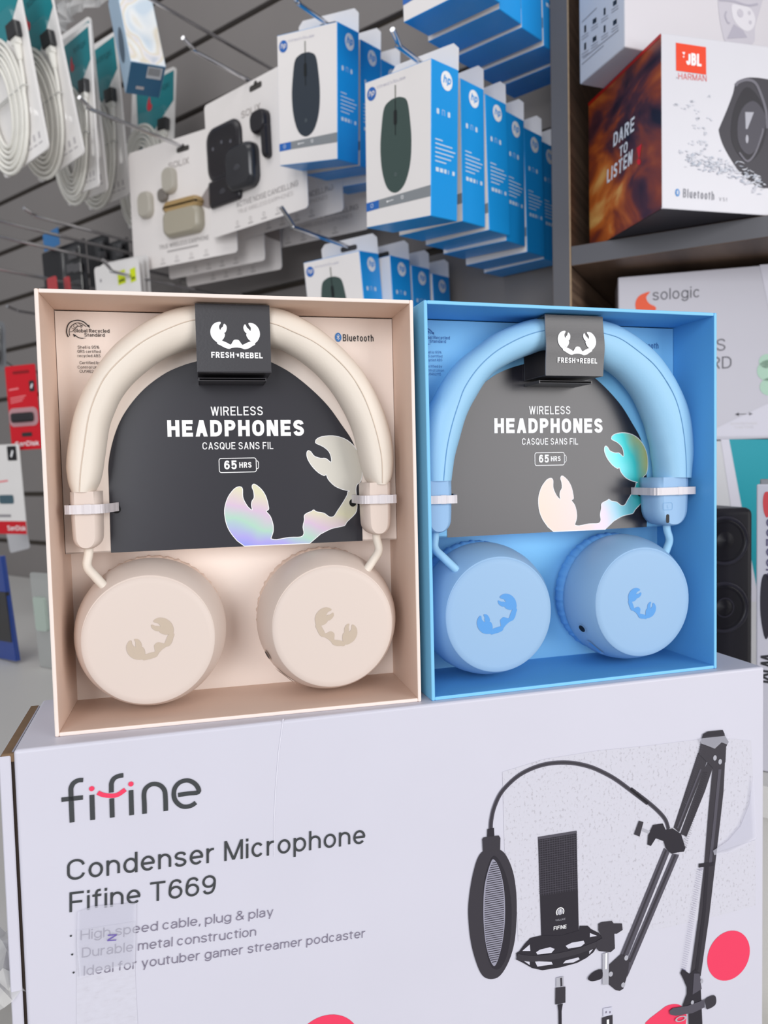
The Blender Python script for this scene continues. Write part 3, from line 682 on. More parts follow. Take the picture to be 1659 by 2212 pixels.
m.poly(C2([(405,410),(600,350),(850,310),(1100,285),(1340,255),(1450,250),(1580,262),(1588,420),(1570,560),(1530,660),(1470,730),(1420,790),(1600,730),(1602,1040),(1380,1100),(1130,1155),(800,1190),(480,1210),(470,1000),(415,780)]), peel, E_)
m.poly(FF.locs([(165,2010),(292,1990),(292,2100),(300,2260),(165,2260)], E_), ramp_mat('tape_residue', [(.0, (186, 183, 194)), (.42, (205, 204, 216)), (1, (212, 212, 225))], (1, 1, 2.5), 'NOISE', 200, 3, .7), E_)
m.add([(.424, .050, CH+.0002), (.424, .036, CH+.0002), (.405, .036, CH+.0002), (.405, .050, CH+.0002)], [(0, 3, 2, 1)], black_ink)
m.add([(.421, .047, CH+.0003), (.421, .039, CH+.0003), (.400, .039, CH+.0003), (.400, .047, CH+.0003)], [(0, 3, 2, 1)], carton)
m.build('carton_body', t)
m = MB()
m.box(-.0066, -.0014, .0006, CD-.001, 0, CH-.0026, carton, .0005, 1, top=kraft, right=carton_dark)
m.box(-.0030, .0006, .002, CD-.001, 0, CH-.006, carton_dark)
m.box(-.0058, .0004, .0012, .004, CH-.006, CH-.0016, kraft, .0008)
m.build('side_flap', t, 'side flap showing raw brown cardboard edge')
E2 = -.0005
m = MB(); CL = lambda pts: FF.locs(crop(120, 1640, 4.879, pts), E2); wl = .0022
def stroke(pts, mm=ink, n=5, w=wl): m.ribbon(smooth_poly(CL(pts), n, False) if n else CL(pts), w, mm, E2)
stroke([(290,220),(240,224),(190,252),(164,300),(162,350),(166,470),(174,667)]); stroke([(62,428),(288,404)], n=0)
stroke([(383,376),(391,641)], n=0)
stroke([(714,170),(665,178),(615,205),(590,252),(588,300),(588,352)]); stroke([(592,414),(598,615)], n=0)
stroke([(795,328),(802,590)], n=0)
stroke([(938,575),(936,470),(932,370),(950,310),(1000,270),(1055,262),(1110,282),(1148,330),(1158,400),(1162,546)])
stroke([(1292,378),(1400,362),(1505,348),(1495,290),(1450,245),(1385,224),(1310,245),(1260,300),(1246,370),(1262,435),(1310,485),(1365,502),(1430,490),(1478,458)], n=4)
stroke([(445,352),(500,376),(590,386),(660,372),(735,320)], red_ink, 6)
for p in ((381, 311), (794, 262)):
    a, c = CL([p])[0]; m.poly(ell(a, c, .00125, .00125, 20), red_ink, E2)
m.build('brand_logo', t, 'slate and coral brand logo')
m = MB()
for s, p0, p1, cap, mm, bo in (('Condenser Microphone', (145, 1903), (789, 1822), 45, ink, .006), ('Fifine T669', (150, 1971), (466, 1930), 43, ink, .006),
        ('High speed cable, plug & play', (174, 2031), (590, 1979), 21, ink2, 0), ('Durable metal construction', (177, 2069), (553, 2022), 21, ink2, 0), ('Ideal for youtuber gamer streamer podcaster', (181, 2108), (789, 2025), 21, ink2, 0)):
    text_px(m, FF, s, p0, p1, cap, mm, E2, bo)
for p in ((153, 2022), (156, 2062), (159, 2101)):
    a, c = FF.loc(p, E2); m.poly(ell(a, c, .0005, .0005, 12), ink, E2)
m.build('printed_lettering', t)
# ---- the printed picture of microphone, pop filter and boom arm
m = MB(); LV = [0]
C3 = lambda pts: FF.locs(crop(1000, 1600, 3.615, pts), E2)
C4 = lambda pts: FF.locs(crop(1240, 1540, 3.291, pts), E2)
def PG(pts, mm, lv=0, sm=0): m.poly(smooth_poly(pts, sm) if sm else pts, mm, E2-lv*.00012)
for rx in ((1575, 2065, 53.),):                                                     # red printed dots
    a, c = FF.loc((1575, 2065), E2); r = abs(FF.loc((1575, 2118), E2)[1]-c); MB().poly(ell(a, c, r, r, 48), red_ink, E_).build('red_dot', t)
a, c = FF.loc((705, 2267), E2); r = abs(FF.loc((705, 2340), E2)[1]-c); MB().poly(ell(a, c, r, r, 48), red_ink, E_).build('red_dot', t)
MB().poly(smooth_poly(FF.locs(crop(1240, 1540, 3.291, [(500,2230),(620,2110),(680,2075),(740,2072),(780,2100),(800,2150),(780,2260),(700,2300)]), E_), 4), red_ink, E_).build('red_dot', t)
PG(C3([(215,848),(155,865),(110,930),(70,1080),(45,1250),(42,1380),(60,1560),(100,1720),(150,1830),(215,1862),(290,1835),(360,1720),(405,1560),(420,1350),(415,1170),(390,1020),(340,900),(285,850)]), ink3, 0, 4)
PG(C3([(238,900),(290,945),(345,1080),(378,1280),(374,1500),(345,1670),(300,1765),(255,1785),(215,1750),(180,1620),(160,1400),(160,1150),(195,985)]), ink3b, 1, 4)
lens = C3([(238,925),(270,965),(300,1050),(322,1180),(328,1350),(318,1500),(290,1650),(250,1755),(215,1720),(180,1600),(162,1450),(158,1300),(165,1150),(190,1030),(218,945)])
PG(lens, mat('printed_mesh', (150, 149, 166), .45), 2, 4)
for k in range(46):                                                                  # mesh lines of the pop filter
    y = 950+k*17.2; f = math.sqrt(max(0, 1-((y-1340)/400.)**2)); x0 = 243-80*f; x1 = 243+80*f
    if f > .12: m.ribbon(C3([(x0+4, y+14*f), (x1-4, y-14*f)]), .00042, ink3b, E2-.00036)
PG(C3([(150,770),(160,755),(230,745),(280,740),(292,760),(290,858),(155,862)]), ink3, 1); PG(C3([(190,690),(242,680),(245,745),(188,750)]), ink3b, 1)
goose = crop(1000, 1600, 3.615, [(217,690),(222,620),(245,520),(300,405),(400,300),(500,235),(620,190),(740,172),(860,175),(980,200),(1080,240),(1190,300),(1320,395),(1446,490)]) + crop(1240, 1540, 3.291, [(400,540),(520,630),(600,700),(650,760),(672,825)])
m.ribbon(smooth_poly(FF.locs(goose, E2), 5, False), .0025, ink3c, E2)
m.ribbon(smooth_poly(FF.locs(goose, E2), 5, False), .0012, ink3, E2-.00012)
PG(C3([(586,752),(888,703),(905,1485),(770,1520),(612,1540)]), ink3b); PG(C3([(586,752),(888,703),(890,722),(588,772)]), ink3c, 1)
for k in range(24):
    y = 770+k*18; m.ribbon(C3([(594, y+10), (893, y-36)]), .00028, ink3c, E2-.00012)
for k in range(16):
    x = 600+k*19; m.ribbon(C3([(x, 772-(x-600)*.16), (x+9, 1212-(x-600)*.16)]), .00022, ink3c, E2-.00012)
a, c = C3([(758, 1335)])[0]; m.ring(a, c, .0021, .0027, white_ink, E2-.0002, t0=-40, t1=220); PG(ell(a, c, .0018, .0018, 24), steel_ink, 2); m.ribbon([(a, c), (a, c+.0017)], .0004, white_ink, E2-.0004)
text_px(m, FF, 'VOLUME', crop(1000, 1600, 3.615, [(722, 1410)])[0], crop(1000, 1600, 3.615, [(800, 1398)])[0], 4, steel_ink, E2-.0003)
text_px(m, FF, 'FIFINE', crop(1000, 1600, 3.615, [(708, 1480)])[0], crop(1000, 1600, 3.615, [(808, 1464)])[0], 8, white_ink, E2-.0003, .02)
PG(C3([(525,1540),(610,1520),(770,1520),(905,1480),(910,1445),(975,1445),(1000,1470),(1060,1500),(1090,1540),(1050,1600),(1020,1650),(965,1695),(890,1735),(760,1770),(620,1792),(540,1775),(470,1735),(420,1710),(415,1660),(440,1645),(480,1590)]), ink3b, 1)
paper = mat('white_carton_gap', (208, 207, 220), .42)
for h in ([(570,1650),(600,1630),(680,1610),(715,1625),(690,1655),(580,1668)], [(800,1600),(850,1575),(940,1560),(950,1580),(920,1605),(820,1622)], [(560,1720),(690,1725),(700,1745),(580,1762)], [(800,1715),(900,1690),(910,1705),(860,1730),(780,1738)], [(990,1500),(1045,1522),(990,1532)], [(462,1640),(520,1590),(525,1640)], [(470,1715),(520,1725),(520,1750)], [(985,1640),(1015,1625),(985,1665)]):
    PG(C3(h), paper, 2)
m.ribbon(smooth_poly(C3([(420,1685),(520,1700),(620,1695),(760,1675),(900,1640),(1050,1585)]), 5, False), .0035, ink3, E2-.0003)
PG(C3([(1055,1430),(1080,1415),(1160,1405),(1175,1425),(1240,1425),(1245,1475),(1200,1505),(1180,1505),(1185,1620),(1150,1650),(1060,1640),(1040,1620),(1045,1560),(1085,1540),(1055,1480)]), ink3, 3)
PG(C3([(1088,1660),(1138,1650),(1135,1900),(1088,1905)]), steel_ink, 3); PG(C3([(1110,1655),(1122,1653),(1120,1780),(1108,1780)]), white_ink, 4)
PG(C3([(975,1850),(1010,1810),(1060,1785),(1085,1790),(1085,1850),(1020,1875),(985,1870)]), ink3b, 3, 3)
PG(C4([(330,1715),(640,960),(682,985),(382,1735)]), ink3c); PG(C4([(385,1745),(700,1000),(748,1008),(378,1880)]), ink3c)
m.ribbon(C4([(352,1725),(656,975)]), .0012, ink3, E2-.00012); m.ribbon(C4([(395,1770),(720,1010)]), .0014, ink3, E2-.00012)
PG(C4([(250,1790),(335,1712),(395,1745),(382,1850),(350,1960),(325,1975),(295,1970),(235,1920),(215,1840)]), ink3, 1)
for p in ((370, 1740), (260, 1855), (348, 1932)):
    a, c = C4([p])[0]; PG(ell(a, c, .0014, .0016, 16), steel_ink, 2)
PG(C4([(708,815),(748,850),(925,400),(985,240),(905,260),(880,290)]), ink3); PG(C4([(755,860),(800,880),(930,560),(985,395),(1000,255),(925,400)]), ink3)
m.ribbon(C4([(735,820),(900,400)]), .0012, ink3c, E2-.00012)
def spring(p, q, w, n, mm):
    p, q = np.array(p, float), np.array(q, float); d = (q-p)/np.linalg.norm(q-p); nrm = np.array([-d[1], d[0]])
    pts = [tuple(p+(q-p)*k/n+nrm*(w/2 if k % 2 else -w/2)) for k in range(n+1)]
    m.ribbon(C4(pts), .00045, mm, E2-.00036)
spring((915,190), (780,640), 26, 60, ink3c); spring((935,420), (780,950), 34, 70, ink3); spring((893,1105), (775,1825), 40, 92, mat('printed_spring', (118, 114, 148), .5))
PG(C4([(985,390),(1078,235),(1062,560),(1040,760),(1005,1060),(960,1450),(900,1870),(828,1852),(880,1480),(925,1080),(955,700)]), ink3, 1)
m.ribbon(C4([(1035,400),(1000,760),(965,1080)]), .0022, ink3c, E2-.00024); m.ribbon(C4([(945,1090),(925,1400),(870,1830)]), .0024, ink3b, E2-.00024)
PG(C4([(525,870),(560,795),(630,785),(650,830),(700,820),(760,860),(790,960),(780,985),(740,990),(690,1000),(650,960),(635,910),(580,890),(545,945),(520,935)]), ink3b, 2)
PG(C4([(460,765),(492,775),(465,878),(425,862)]), ink3, 2); m.ribbon(C4([(478,825),(550,855)]), .0015, steel_ink, E2-.0002)
PG(C4([(905,190),(915,155),(1065,150),(1098,205),(1080,240),(1075,350),(985,390),(925,330),(885,290)]), ink3, 2)
PG(C4([(912,168),(915,150),(950,130),(1055,120),(1070,152)]), ink3b, 3)
for p in ((998, 318), (1035, 345)):
    a, c = C4([p])[0]; PG(ell(a, c, .0013, .0017, 16), steel_ink, 4)
m.ribbon(C4([(885,1085),(990,1072)]), .0025, ink3b, E2-.0003)
PG(C4([(755,1850),(770,1815),(820,1855),(860,1820),(895,1850),(915,2300),(815,2300),(812,2110),(770,2080),(800,2000),(800,1950),(775,1890)]), ink3b, 2)
PG(C4([(850,1850),(890,1850),(905,1960),(840,2000)]), ink3c, 3)
PG(C4([(675,2115),(700,2095),(800,2080),(925,2035),(925,2090),(840,2130),(720,2150),(680,2140)]), ink3c, 4); PG(C4([(930,2035),(990,2005),(1008,2030),(1000,2075),(945,2105),(935,2080)]), ink3, 3, 3)
a, c = C4([(755, 2170)])[0]; m.ring(a, c, .0028, .004, steel_ink, E2-.0006, sy=.45)
for p in ((905, 1905), (838, 2055)):
    a, c = C4([p])[0]; PG(ell(a, c, .0011, .0014, 14), steel_ink, 4)
PG(C3([(728,1850),(785,1840),(788,1915),(728,1925)]), steel_ink, 1); m.ribbon(C3([(765,1850), (768,1915)]), .0012, ink3, E2-.0003); PG(C3([(722,1930),(800,1920),(800,2045),(720,2060)]), ink3, 1)
PG(C3([(738,2062),(780,2052),(770,2110),(772,2320),(748,2320),(745,2110)]), ink3b, 1)
PG(C3([(1095,2090),(1165,2078),(1160,2140),(1095,2155)]), mat('printed_pale', (204, 204, 220), .5), 1); PG(C3([(1085,2165),(1168,2140),(1170,2330),(1085,2330)]), ink3, 1)
for x in (1112, 1142): PG(C3([(x,2112),(x+10,2108),(x+10,2124),(x,2128)]), ink2, 2)
m.ribbon(C3([(1130,2175), (1131,2260)]), .0016, white_ink, E2-.0003)
m.build('product_picture', t, 'printed picture of microphone, pop filter and boom arm')
tape = clear('clear_tape', .16, .22)
milk = mat('milky_tape', (218, 218, 232), .3, alpha=.42, spec=.4)
MB().poly(FF.locs([(168,1970),(200,1958),(294,1950),(293,2030),(291,2085),(240,2092),(172,2112),(166,2040)], -.0015), milk, -.0015).build('tape', t, 'milky torn tape over the small print')
x = MB().poly(C2([(1338,252),(1470,238),(1478,285),(1440,270),(1408,300),(1370,285),(1342,275)], -.0018), milk, -.0018)
x.poly(C2([(1590,420),(1572,560),(1530,665),(1470,735),(1400,782),(1405,802),(1480,790),(1560,750),(1605,722)], -.0018), milk, -.0018)
x.build('tape', t, 'milky tape remnant over the boom arm')
MB().text('N', *FF.loc((251, 2032), -.002), .0042, mat('violet_pen', (112, 96, 170), .6), b=-.002, rot=1.45, bold=.015).build('handwritten_mark', t)

# ================================================================== SHELF UNIT ON THE RIGHT
CYW = -27.5
CN = np.array([-math.sin(R_(CYW)), math.cos(R_(CYW)), 0]); CU = np.array([math.cos(R_(CYW)), math.sin(R_(CYW)), 0])
FS = Frame(CU*-.2315 + CN*.886 + np.array([0, 0, -.249]), CYW)
grey_lam = mat('grey_laminate', (98, 98, 103), .5, spec=.3, var=.03, vscale=12)
wood = ramp_mat('walnut_laminate', [(.3, (70, 54, 45)), (.5, (104, 84, 70)), (.7, (128, 106, 88))], (6, 1, 60), 'NOISE', 3, 6, .5)
edge_wood = mat('chipped_edge', (176, 150, 120), .7, var=.2, vscale=150)
t = thing('shelf_unit', 'grey fronted shelf unit with dark walnut insides at the right', 'shelf', FS)
sh = .2553+.249
MB().box(0, .0205, 0, .32, 0, 1.05, wood, .0006, 1, front=grey_lam, left=grey_lam).box(.0200, .0215, 0, .002, 0, 1.05, edge_wood).build('side_panel', t)
MB().box(.80, .822, 0, .32, 0, 1.05, wood, .0006, 1, front=grey_lam).build('side_panel', t)
MB().box(.0215, .80, 0, .32, sh-.0225, sh, wood, .0006, 1, front=grey_lam).build('shelf_board', t)
MB().box(.0215, .80, 0, .32, 1.02, 1.05, wood, .0006, 1, front=grey_lam).build('top_board', t)
MB().box(.0205, .80, .30, .318, .0, 1.02, wood).build('back_panel', t)

# ---- boombox carton
FJ = Frame((.2839, .7637, .2556), 13.52)
JW, JD, JH = .245, .1444, .17
jwhite = mat('white_gloss_carton', (216, 215, 222), .3, spec=.45, var=.015)
sunset = ramp_mat('sunset_photo', [(.34, (32, 24, 40)), (.44, (84, 44, 50)), (.52, (150, 66, 36)), (.61, (206, 108, 44)), (.76, (250, 206, 120))], (1, 11, 17), 'NOISE', 1.0, 3.5, .35, distort=.7)
jred = mat('signal_orange', (236, 66, 26), .4); jdark = mat('night_print', (30, 26, 36), .4)
t = thing('speaker_carton', 'white and dark sunset carton with round speaker picture and orange logo, on the upper shelf', 'box', FJ)
m = MB().box(0, JW, 0, JD, 0, JH, jwhite, .0012, 2, left=sunset, bottom=jdark, top=jdark)
m.box(-.0004, .001, .001, JD-.001, JH-.004, JH-.0005, mat('red_edge', (190, 30, 24), .4))
m.build('carton_body', t)
b = -.0003
C5 = lambda pts, bb=b: FJ.locs(crop(1180, 0, 3.457, pts), bb)
m = MB().poly(C5([(968,318),(1193,352),(1195,558),(970,527)]), jred, b)
p = C5([(1044,484)])[0]; q = C5([(1158,496)])[0]; h = C5([(1044,392)])[0]
m.text('JBL', p[0], p[1], h[1]-p[1], white_ink, b=b-.0002, width=q[0]-p[0], bold=.03)
m.poly(C5([(1015,388),(1038,390),(1028,412)], b-.0002), white_ink, b-.0002); e = C5([(1025,425)])[0]; m.poly(ell(e[0], e[1], .0008, .0008, 12), white_ink, b-.0002)
m.build('brand_logo', t, 'orange square brand logo'); m = MB()
p = C5([(988,590)])[0]; q = C5([(1198,608)])[0]; m.text('HARMAN', p[0], p[1], .0060, mat('harman_red', (222, 72, 70), .5), b=b, width=q[0]-p[0], rot=math.atan2(q[1]-p[1], q[0]-p[0])); m.text('by', p[0]-.0026, p[1]+.0004, .0018, grey_ink, b=b)
m.build('maker_lettering', t, 'red maker lettering')
m = MB()
m.poly(smooth_poly(C5([(1410,635),(1440,600),(1520,578),(1656,592),(1850,640),(1960,760),(2010,980),(1980,1200),(1880,1360),(1656,1405),(1560,1380),(1450,1290),(1380,1190),(1320,1080),(1290,980),(1300,940),(1350,820),(1395,700)]), 4), mat('speaker_print', (60, 58, 66), .45), b)
m.poly(smooth_poly(C5([(1440,720),(1500,650),(1580,720),(1640,860),(1640,1000),(1590,1140),(1510,1210),(1430,1150),(1380,1030),(1390,860)]), 4), mat('speaker_print_dark', (38, 36, 44), .45), b-.00015)
m.poly(smooth_poly(C5([(1470,800),(1540,755),(1600,800),(1640,900),(1600,1060),(1530,1150),(1470,1130),(1430,1040),(1430,900)]), 4), mat('speaker_print_mid', (74, 72, 82), .45), b-.0003)
m.ribbon(smooth_poly(C5([(1412,640),(1440,612),(1500,596),(1560,620),(1600,700),(1640,830),(1650,960)]), 5, False), .003, mat('speaker_print_light', (112, 110, 120), .45), b-.0003)
m.ribbon(smooth_poly(C5([(1440,1140),(1500,1205),(1560,1140),(1610,1000),(1615,960)]), 5, False), .002, MATS['speaker_print_light'], b-.00045)
m.poly(C5([(1483,838),(1548,840),(1500,965),(1487,965)]), steel_ink, b-.0005); e = C5([(1497,1040)])[0]; m.poly(ell(e[0], e[1], .0017, .0042, 20), steel_ink, b-.0005)
rnd = random.Random(3); spl = mat('splash_print', (206, 208, 217), .5); spl2 = mat('splash_print_dark', (184, 190, 202), .5)
for k in range(170):
    f = rnd.random(); x = 1050+f*560+rnd.gauss(0, 24); y = 1190+f*195+rnd.gauss(0, 36)-40*math.sin(f*3.1); r = rnd.uniform(6, 24)
    an = rnd.uniform(-.8, .5); cu = rnd.uniform(-.6, .6)
    pts = [(x+r*t*math.cos(an)-r*cu*(1-t*t)*math.sin(an), y+r*t*math.sin(an)+r*cu*(1-t*t)*math.cos(an)) for t in np.linspace(-1, 1, 6)]
    w = rnd.uniform(.0006, .0016); m.ribbon(C5(pts), [w*.3, w, w*1.2, w, w*.7, w*.2], spl if k % 3 else spl2, b-.0006-.0000012*k)
for x, y in ((980,770),(1020,800),(1060,800),(1105,770),(1130,830),(1210,720),(1225,890),(1150,880),(1095,940),(1080,1060),(1020,1130),(1160,960),(1185,1000),(1140,1060),(1195,1070),(1170,1110)):
    for k in range(3):
        X, Y = x+rnd.uniform(-22, 22), y+rnd.uniform(-18, 18); r = rnd.uniform(5, 15)
        m.poly(C5([(X+r*math.cos(s)*rnd.uniform(.5, 1.6), Y+r*math.sin(s)*rnd.uniform(.4, 1)) for s in np.linspace(0, 6.28, 6, endpoint=False)]), spl, b-.0002)
m.build('product_picture', t, 'printed black speaker in splashing water')
m = MB(); e = C5([(980,1438)])[0]; m.poly(ell(e[0], e[1], .0026, .0038, 24), mat('bt_print', (70, 140, 206), .5), b); k = .0017
m.ribbon([(e[0]-k*.7, e[1]+k*.7), (e[0]+k*.7, e[1]-k*.7), (e[0], e[1]-k*1.5), (e[0], e[1]+k*1.5), (e[0]+k*.7, e[1]+k*.7), (e[0]-k*.7, e[1]-k*.7)], .0005, white_ink, b-.0002)
p = C5([(1022,1474)])[0]; q = C5([(1255,1486)])[0]; m.text('Bluetooth', p[0], p[1], .0088, mat('bt_grey', (140, 140, 148), .5), b=b, width=q[0]-p[0], rot=-.02, bold=.01)
p = C5([(1292,1500)])[0]; m.text('V 5.1', p[0], p[1], .0036, MATS['bt_grey'], b=b)
m.build('printed_lettering', t)
m = MB(); SL = lambda px: FJ.side(crop(1180, 0, 3.457, [px])[0], -.0004); TL_ = lambda y, c: (-.0004, y, c)
for s, p0, p1, hh in (('DARE', (500,1100), (655,975), 100), ('TO', (545,1178), (605,1128), 76), ('LISTEN', (452,1372), (640,1222), 100)):
    q0, q1 = SL(p0), SL(p1); qh = SL((p0[0], p0[1]-hh)); w = q0[0]-q1[0]
    v, f, w_, ly = stroke_text(s, qh[1]-q0[1], w, .17)
    m.add([TL_(q0[0]-a-.10*c_, q0[1]+(q1[1]-q0[1])*a/w_+c_) for a, c_ in v], f, white_ink)
m.add([TL_(*SL(p)) for p in ((675,1105),(713,1073),(697,1180),(688,1180))], [(0, 1, 2, 3)], mat('bang_red', (226, 40, 44), .4))
m.add([TL_(*SL((691+14*math.cos(s), 1208+24*math.sin(s)))) for s in np.linspace(0, 6.28, 16, endpoint=False)], [tuple(range(16))], MATS['bang_red'])
m.build('side_slogan', t, 'white brush lettering on the dark side')

# ---- white headset carton lying on top of the boombox carton
p0 = on_z((1350, 101), .2556+.1706); p1 = on_z((1252, 183), .2556+.1706)
QY = math.degrees(math.atan2(-(p1-p0)[0], (p1-p0)[1]))
FQ = Frame(p0, QY)
QD = float(np.linalg.norm((p1-p0)[:2]))+.0
t = thing('headset_carton', 'white carton with controller picture standing on the speaker carton', 'box', FQ)
wq = mat('satin_white_carton', (220, 216, 222), .38, var=.01)
MB().box(0, .27, 0, QD, 0, .20, wq, .0015, 2, left=mat('grey_white_carton', (214, 213, 218), .45)).build('carton_body', t)
b = -.0003; C6 = lambda pts: FQ.locs(crop(1180, 0, 3.457, pts), b)
pg1, pg2, pg3 = mat('controller_print', (204, 200, 210), .5), mat('controller_print_dark', (182, 178, 192), .5), mat('controller_print_light', (226, 223, 230), .5)
m = MB()
m.poly(smooth_poly(C6([(1285,40),(1290,-120),(1400,-200),(1540,-180),(1620,-60),(1600,60),(1560,200),(1540,330),(1360,330),(1310,220)]), 4), pg1, b)
m.poly(smooth_poly(C6([(1385,40),(1440,40),(1520,60),(1560,140),(1540,215),(1480,230),(1400,150)]), 4), pg3, b-.0002)
for x, y, r in ((1447, 100, .0042), (1515, 98, .002), (1522, 168, .002)):
    e = C6([(x, y)])[0]; m.ring(e[0], e[1], r*.88, r, pg2, b-.0003); m.poly(ell(e[0], e[1], r*.8, r*.8, 24), pg1, b-.0003)
m.ribbon(smooth_poly(C6([(1290,0),(1400,10),(1500,40),(1580,30)]), 5, False), .0022, pg2, b-.0003)
m.ribbon(smooth_poly(C6([(1345,85),(1335,120),(1355,170),(1370,170)]), 5, False), .0018, pg2, b-.0003)
m.poly(C6([(1400,180),(1470,230),(1500,280),(1350,290)]), pg2, b-.0002)
m.build('product_picture', t, 'pale printed hand controller')
m = MB(); SQ = lambda px: FQ.side(crop(1180, 0, 3.457, [px])[0], -.0003)
def spoly(pts, mm): m.add([(-.0003,)+SQ(p) for p in pts], [tuple(range(len(pts)))], mm)
for x, y in ((290,215),(360,155),(435,85),(512,20),(290,345),(360,290),(435,215),(512,165)):
    w, h = (7, 26) if x in (290, 435) else (14, 18)
    spoly([(x-w, y+h+w*.7), (x-w, y-h+w*.7), (x+w, y-h-w*.7), (x+w, y+h-w*.7)], black_ink)
    for k in (1, 2): spoly([(x-26, y+h+20*k+20), (x-26, y+h+20*k+15), (x+26, y+h+20*k-21), (x+26, y+h+20*k-16)], grey_ink)
for (x0, y0, x1, y1) in ((265,170,375,62), (265,485,428,342), (275,440,540,226)): spoly([(x0, y0), (x0, y0-7), (x1, y1-7), (x1, y1)], grey_ink)
m.build('printed_icons', t)

# ---- soundbar style carton and the teal carton below it
p0 = on_plane((1335, 599), CYW, .93)
zt = p0[2]; zb = .028
F1 = Frame((p0[0], p0[1], zb), -14.5)
lil = mat('lilac_grey_carton', (199, 197, 207), .42, var=.015)
t = thing('wireless_keyboard_carton', 'pale lilac grey carton with orange crescent logo, under the upper shelf', 'box', F1)
m = MB().box(0, .36, 0, .07, 0, zt-zb, lil, .0012, 2)
b = -.0003; P1 = lambda pts: F1.locs(pts, b)
m.poly(P1([(1547,925),(1659,872),(1900,760),(1900,935),(1700,941),(1547,943)]), mat('carton_white_field', (212, 210, 222), .42), b)
m.poly(P1([(1641,572),(1700,568),(1760,760),(1700,900),(1680,760)]), MATS['carton_white_field'], b)
m.build('carton_body', t)
m = MB(); oc = mat('logo_orange', (238, 84, 36), .45)
m.poly(smooth_poly(P1([(1404,630),(1396,642),(1402,655),(1417,664),(1412,676),(1396,690),(1385,680),(1374,668),(1373,652),(1382,638)]), 4), oc, b)
m.build('crescent_emblem', t, 'orange crescent emblem'); m = MB()
text_px(m, F1, 'sologic', (1410, 649), (1512, 642), 24, mat('sologic_ink', (78, 76, 84), .5), b, 0)
m.build('brand_lettering', t, 'grey brand lettering')
m = MB(); dk = MATS['sologic_ink']
for s, x1, y in (('WIRELESS', 1567, 757), ('KEYBOARD', 1580, 795)): 
    q = F1.loc((x1, y), b); m.text(s, q[0], q[1], .0135, dk, b=b, align='R', sx=1.05)
m.ribbon(P1([(1588,895),(1626,894)]), .0008, dk, b); m.poly(P1([(1588,895),(1596,891),(1596,899)]), dk, b); m.poly(P1([(1626,894),(1618,890),(1618,898)]), dk, b)
text_px(m, F1, 'WORKING RANGE', (1577, 918), (1636, 917), 5, pale_ink, b); text_px(m, F1, '10 METERS', (1586, 926), (1627, 925), 5, pale_ink, b)
gp = mat('mint_print', (176, 210, 190), .5)
for (x, y, r) in ((1660,800,.012), (1662,835,.010), (1656,780,.008)):
    q = F1.loc((x, y), b); m.poly(ell(q[0], q[1], r, r, 28), gp, b)
m.build('printed_lettering', t)
F2 = Frame((p0[0]+.004, p0[1]-.004, -.2490), -14.5)
t = thing('teal_carton', 'light grey and teal carton beneath the lilac grey carton', 'box', F2)
m = MB().box(0, .36, 0, .08, 0, zb+.2490-.001, mat('pale_grey_carton', (206, 206, 210), .45, var=.02), .0012, 2)
P2 = lambda pts: F2.locs(pts, -.0003)
m.poly(P2([(1575,949),(1900,949),(1900,1300),(1640,1300)]), mat('teal_field', (0, 152, 168), .45), -.0003)
m.poly(P2([(1557,949),(1575,949),(1640,1300),(1610,1300)]), mat('carton_white_field', (212, 210, 222), .42), -.0003)
m.build('carton_body', t)

# ---- bookshelf speaker
q = ray(1630, 1096); q = q*(.655/q[1])
SW, SH = .135, q[2]+.2495
F3 = Frame((q[0]-SW*math.cos(R_(6)), q[1]-SW*math.sin(R_(6)), -.2495), 6)
spk = mat('black_vinyl', (34, 32, 40), .45, spec=.4); cone = mat('speaker_cone', (26, 24, 31), .4); rimm = mat('speaker_rim', (52, 50, 60), .35)
t = thing('bookshelf_speaker', 'black two driver speaker standing right behind the blue gift box', 'speaker', F3)
MB().box(0, SW, 0, .10, 0, SH, spk, .006, 4).build('cabinet', t)
for px, r0, nm in (((1566, 1168), .0200, 'tweeter'), ((1564, 1312), .0210, 'woofer')):
    a, c = F3.loc(px, 0)
    m = MB().lathe([(r0*1.08, .001), (r0*1.08, -.0012), (r0*1.0, -.0018), (r0*.93, -.0006), (r0*.88, .0000)], a, c, rimm, 56)
    m.lathe([(r0*.93, -.0004), (r0*.86, -.0016), (r0*.78, -.0004), (r0*.4, -.0003), (r0*.36, -.0008), (r0*.001, -.0022)], a, c, cone, 56)
    if nm == 'woofer': m.ring(a, c, r0*.36, r0*.42, rimm, -.0012)
    m.build(nm, t)
# ---- narrow mouse carton at the right edge
q = ray(1634, 1046); q = q*(.60/q[1])
F4 = Frame((q[0], q[1], -.2495), -34); H4 = q[2]+.2495
t = thing('mouse_carton', 'narrow white carton with torn top and red crescent, at the right edge beside the speaker', 'box', F4)
MB().box(0, .075, 0, .045, 0, H4, lil, .0012, 2).box(.002, .06, .004, .008, H4-.002, H4+.004, mat('torn_foil', (150, 148, 150), .4, .5), .001).build('carton_body', t)
b = -.0003; m = MB()
m.poly(smooth_poly(F4.locs([(1652,1064),(1648,1082),(1650,1105),(1656,1118),(1662,1110),(1670,1080),(1662,1064)], b), 4), mat('crescent_red', (206, 70, 74), .45), b)
m.build('brand_logo', t)
m = MB(); q = F4.loc((1655, 1120), b); m.text('SOLOGIC', q[0], q[1], .0085, mat('sologic_violet', (88, 82, 112), .5), b=b, rot=-math.pi/2, bold=.02)
q = F4.loc((1655, 1395), b); m.text('WM', q[0]-.004, q[1]-.006, .011, black_ink, b=b, rot=-math.pi/2, bold=.02)
m.build('printed_lettering', t)
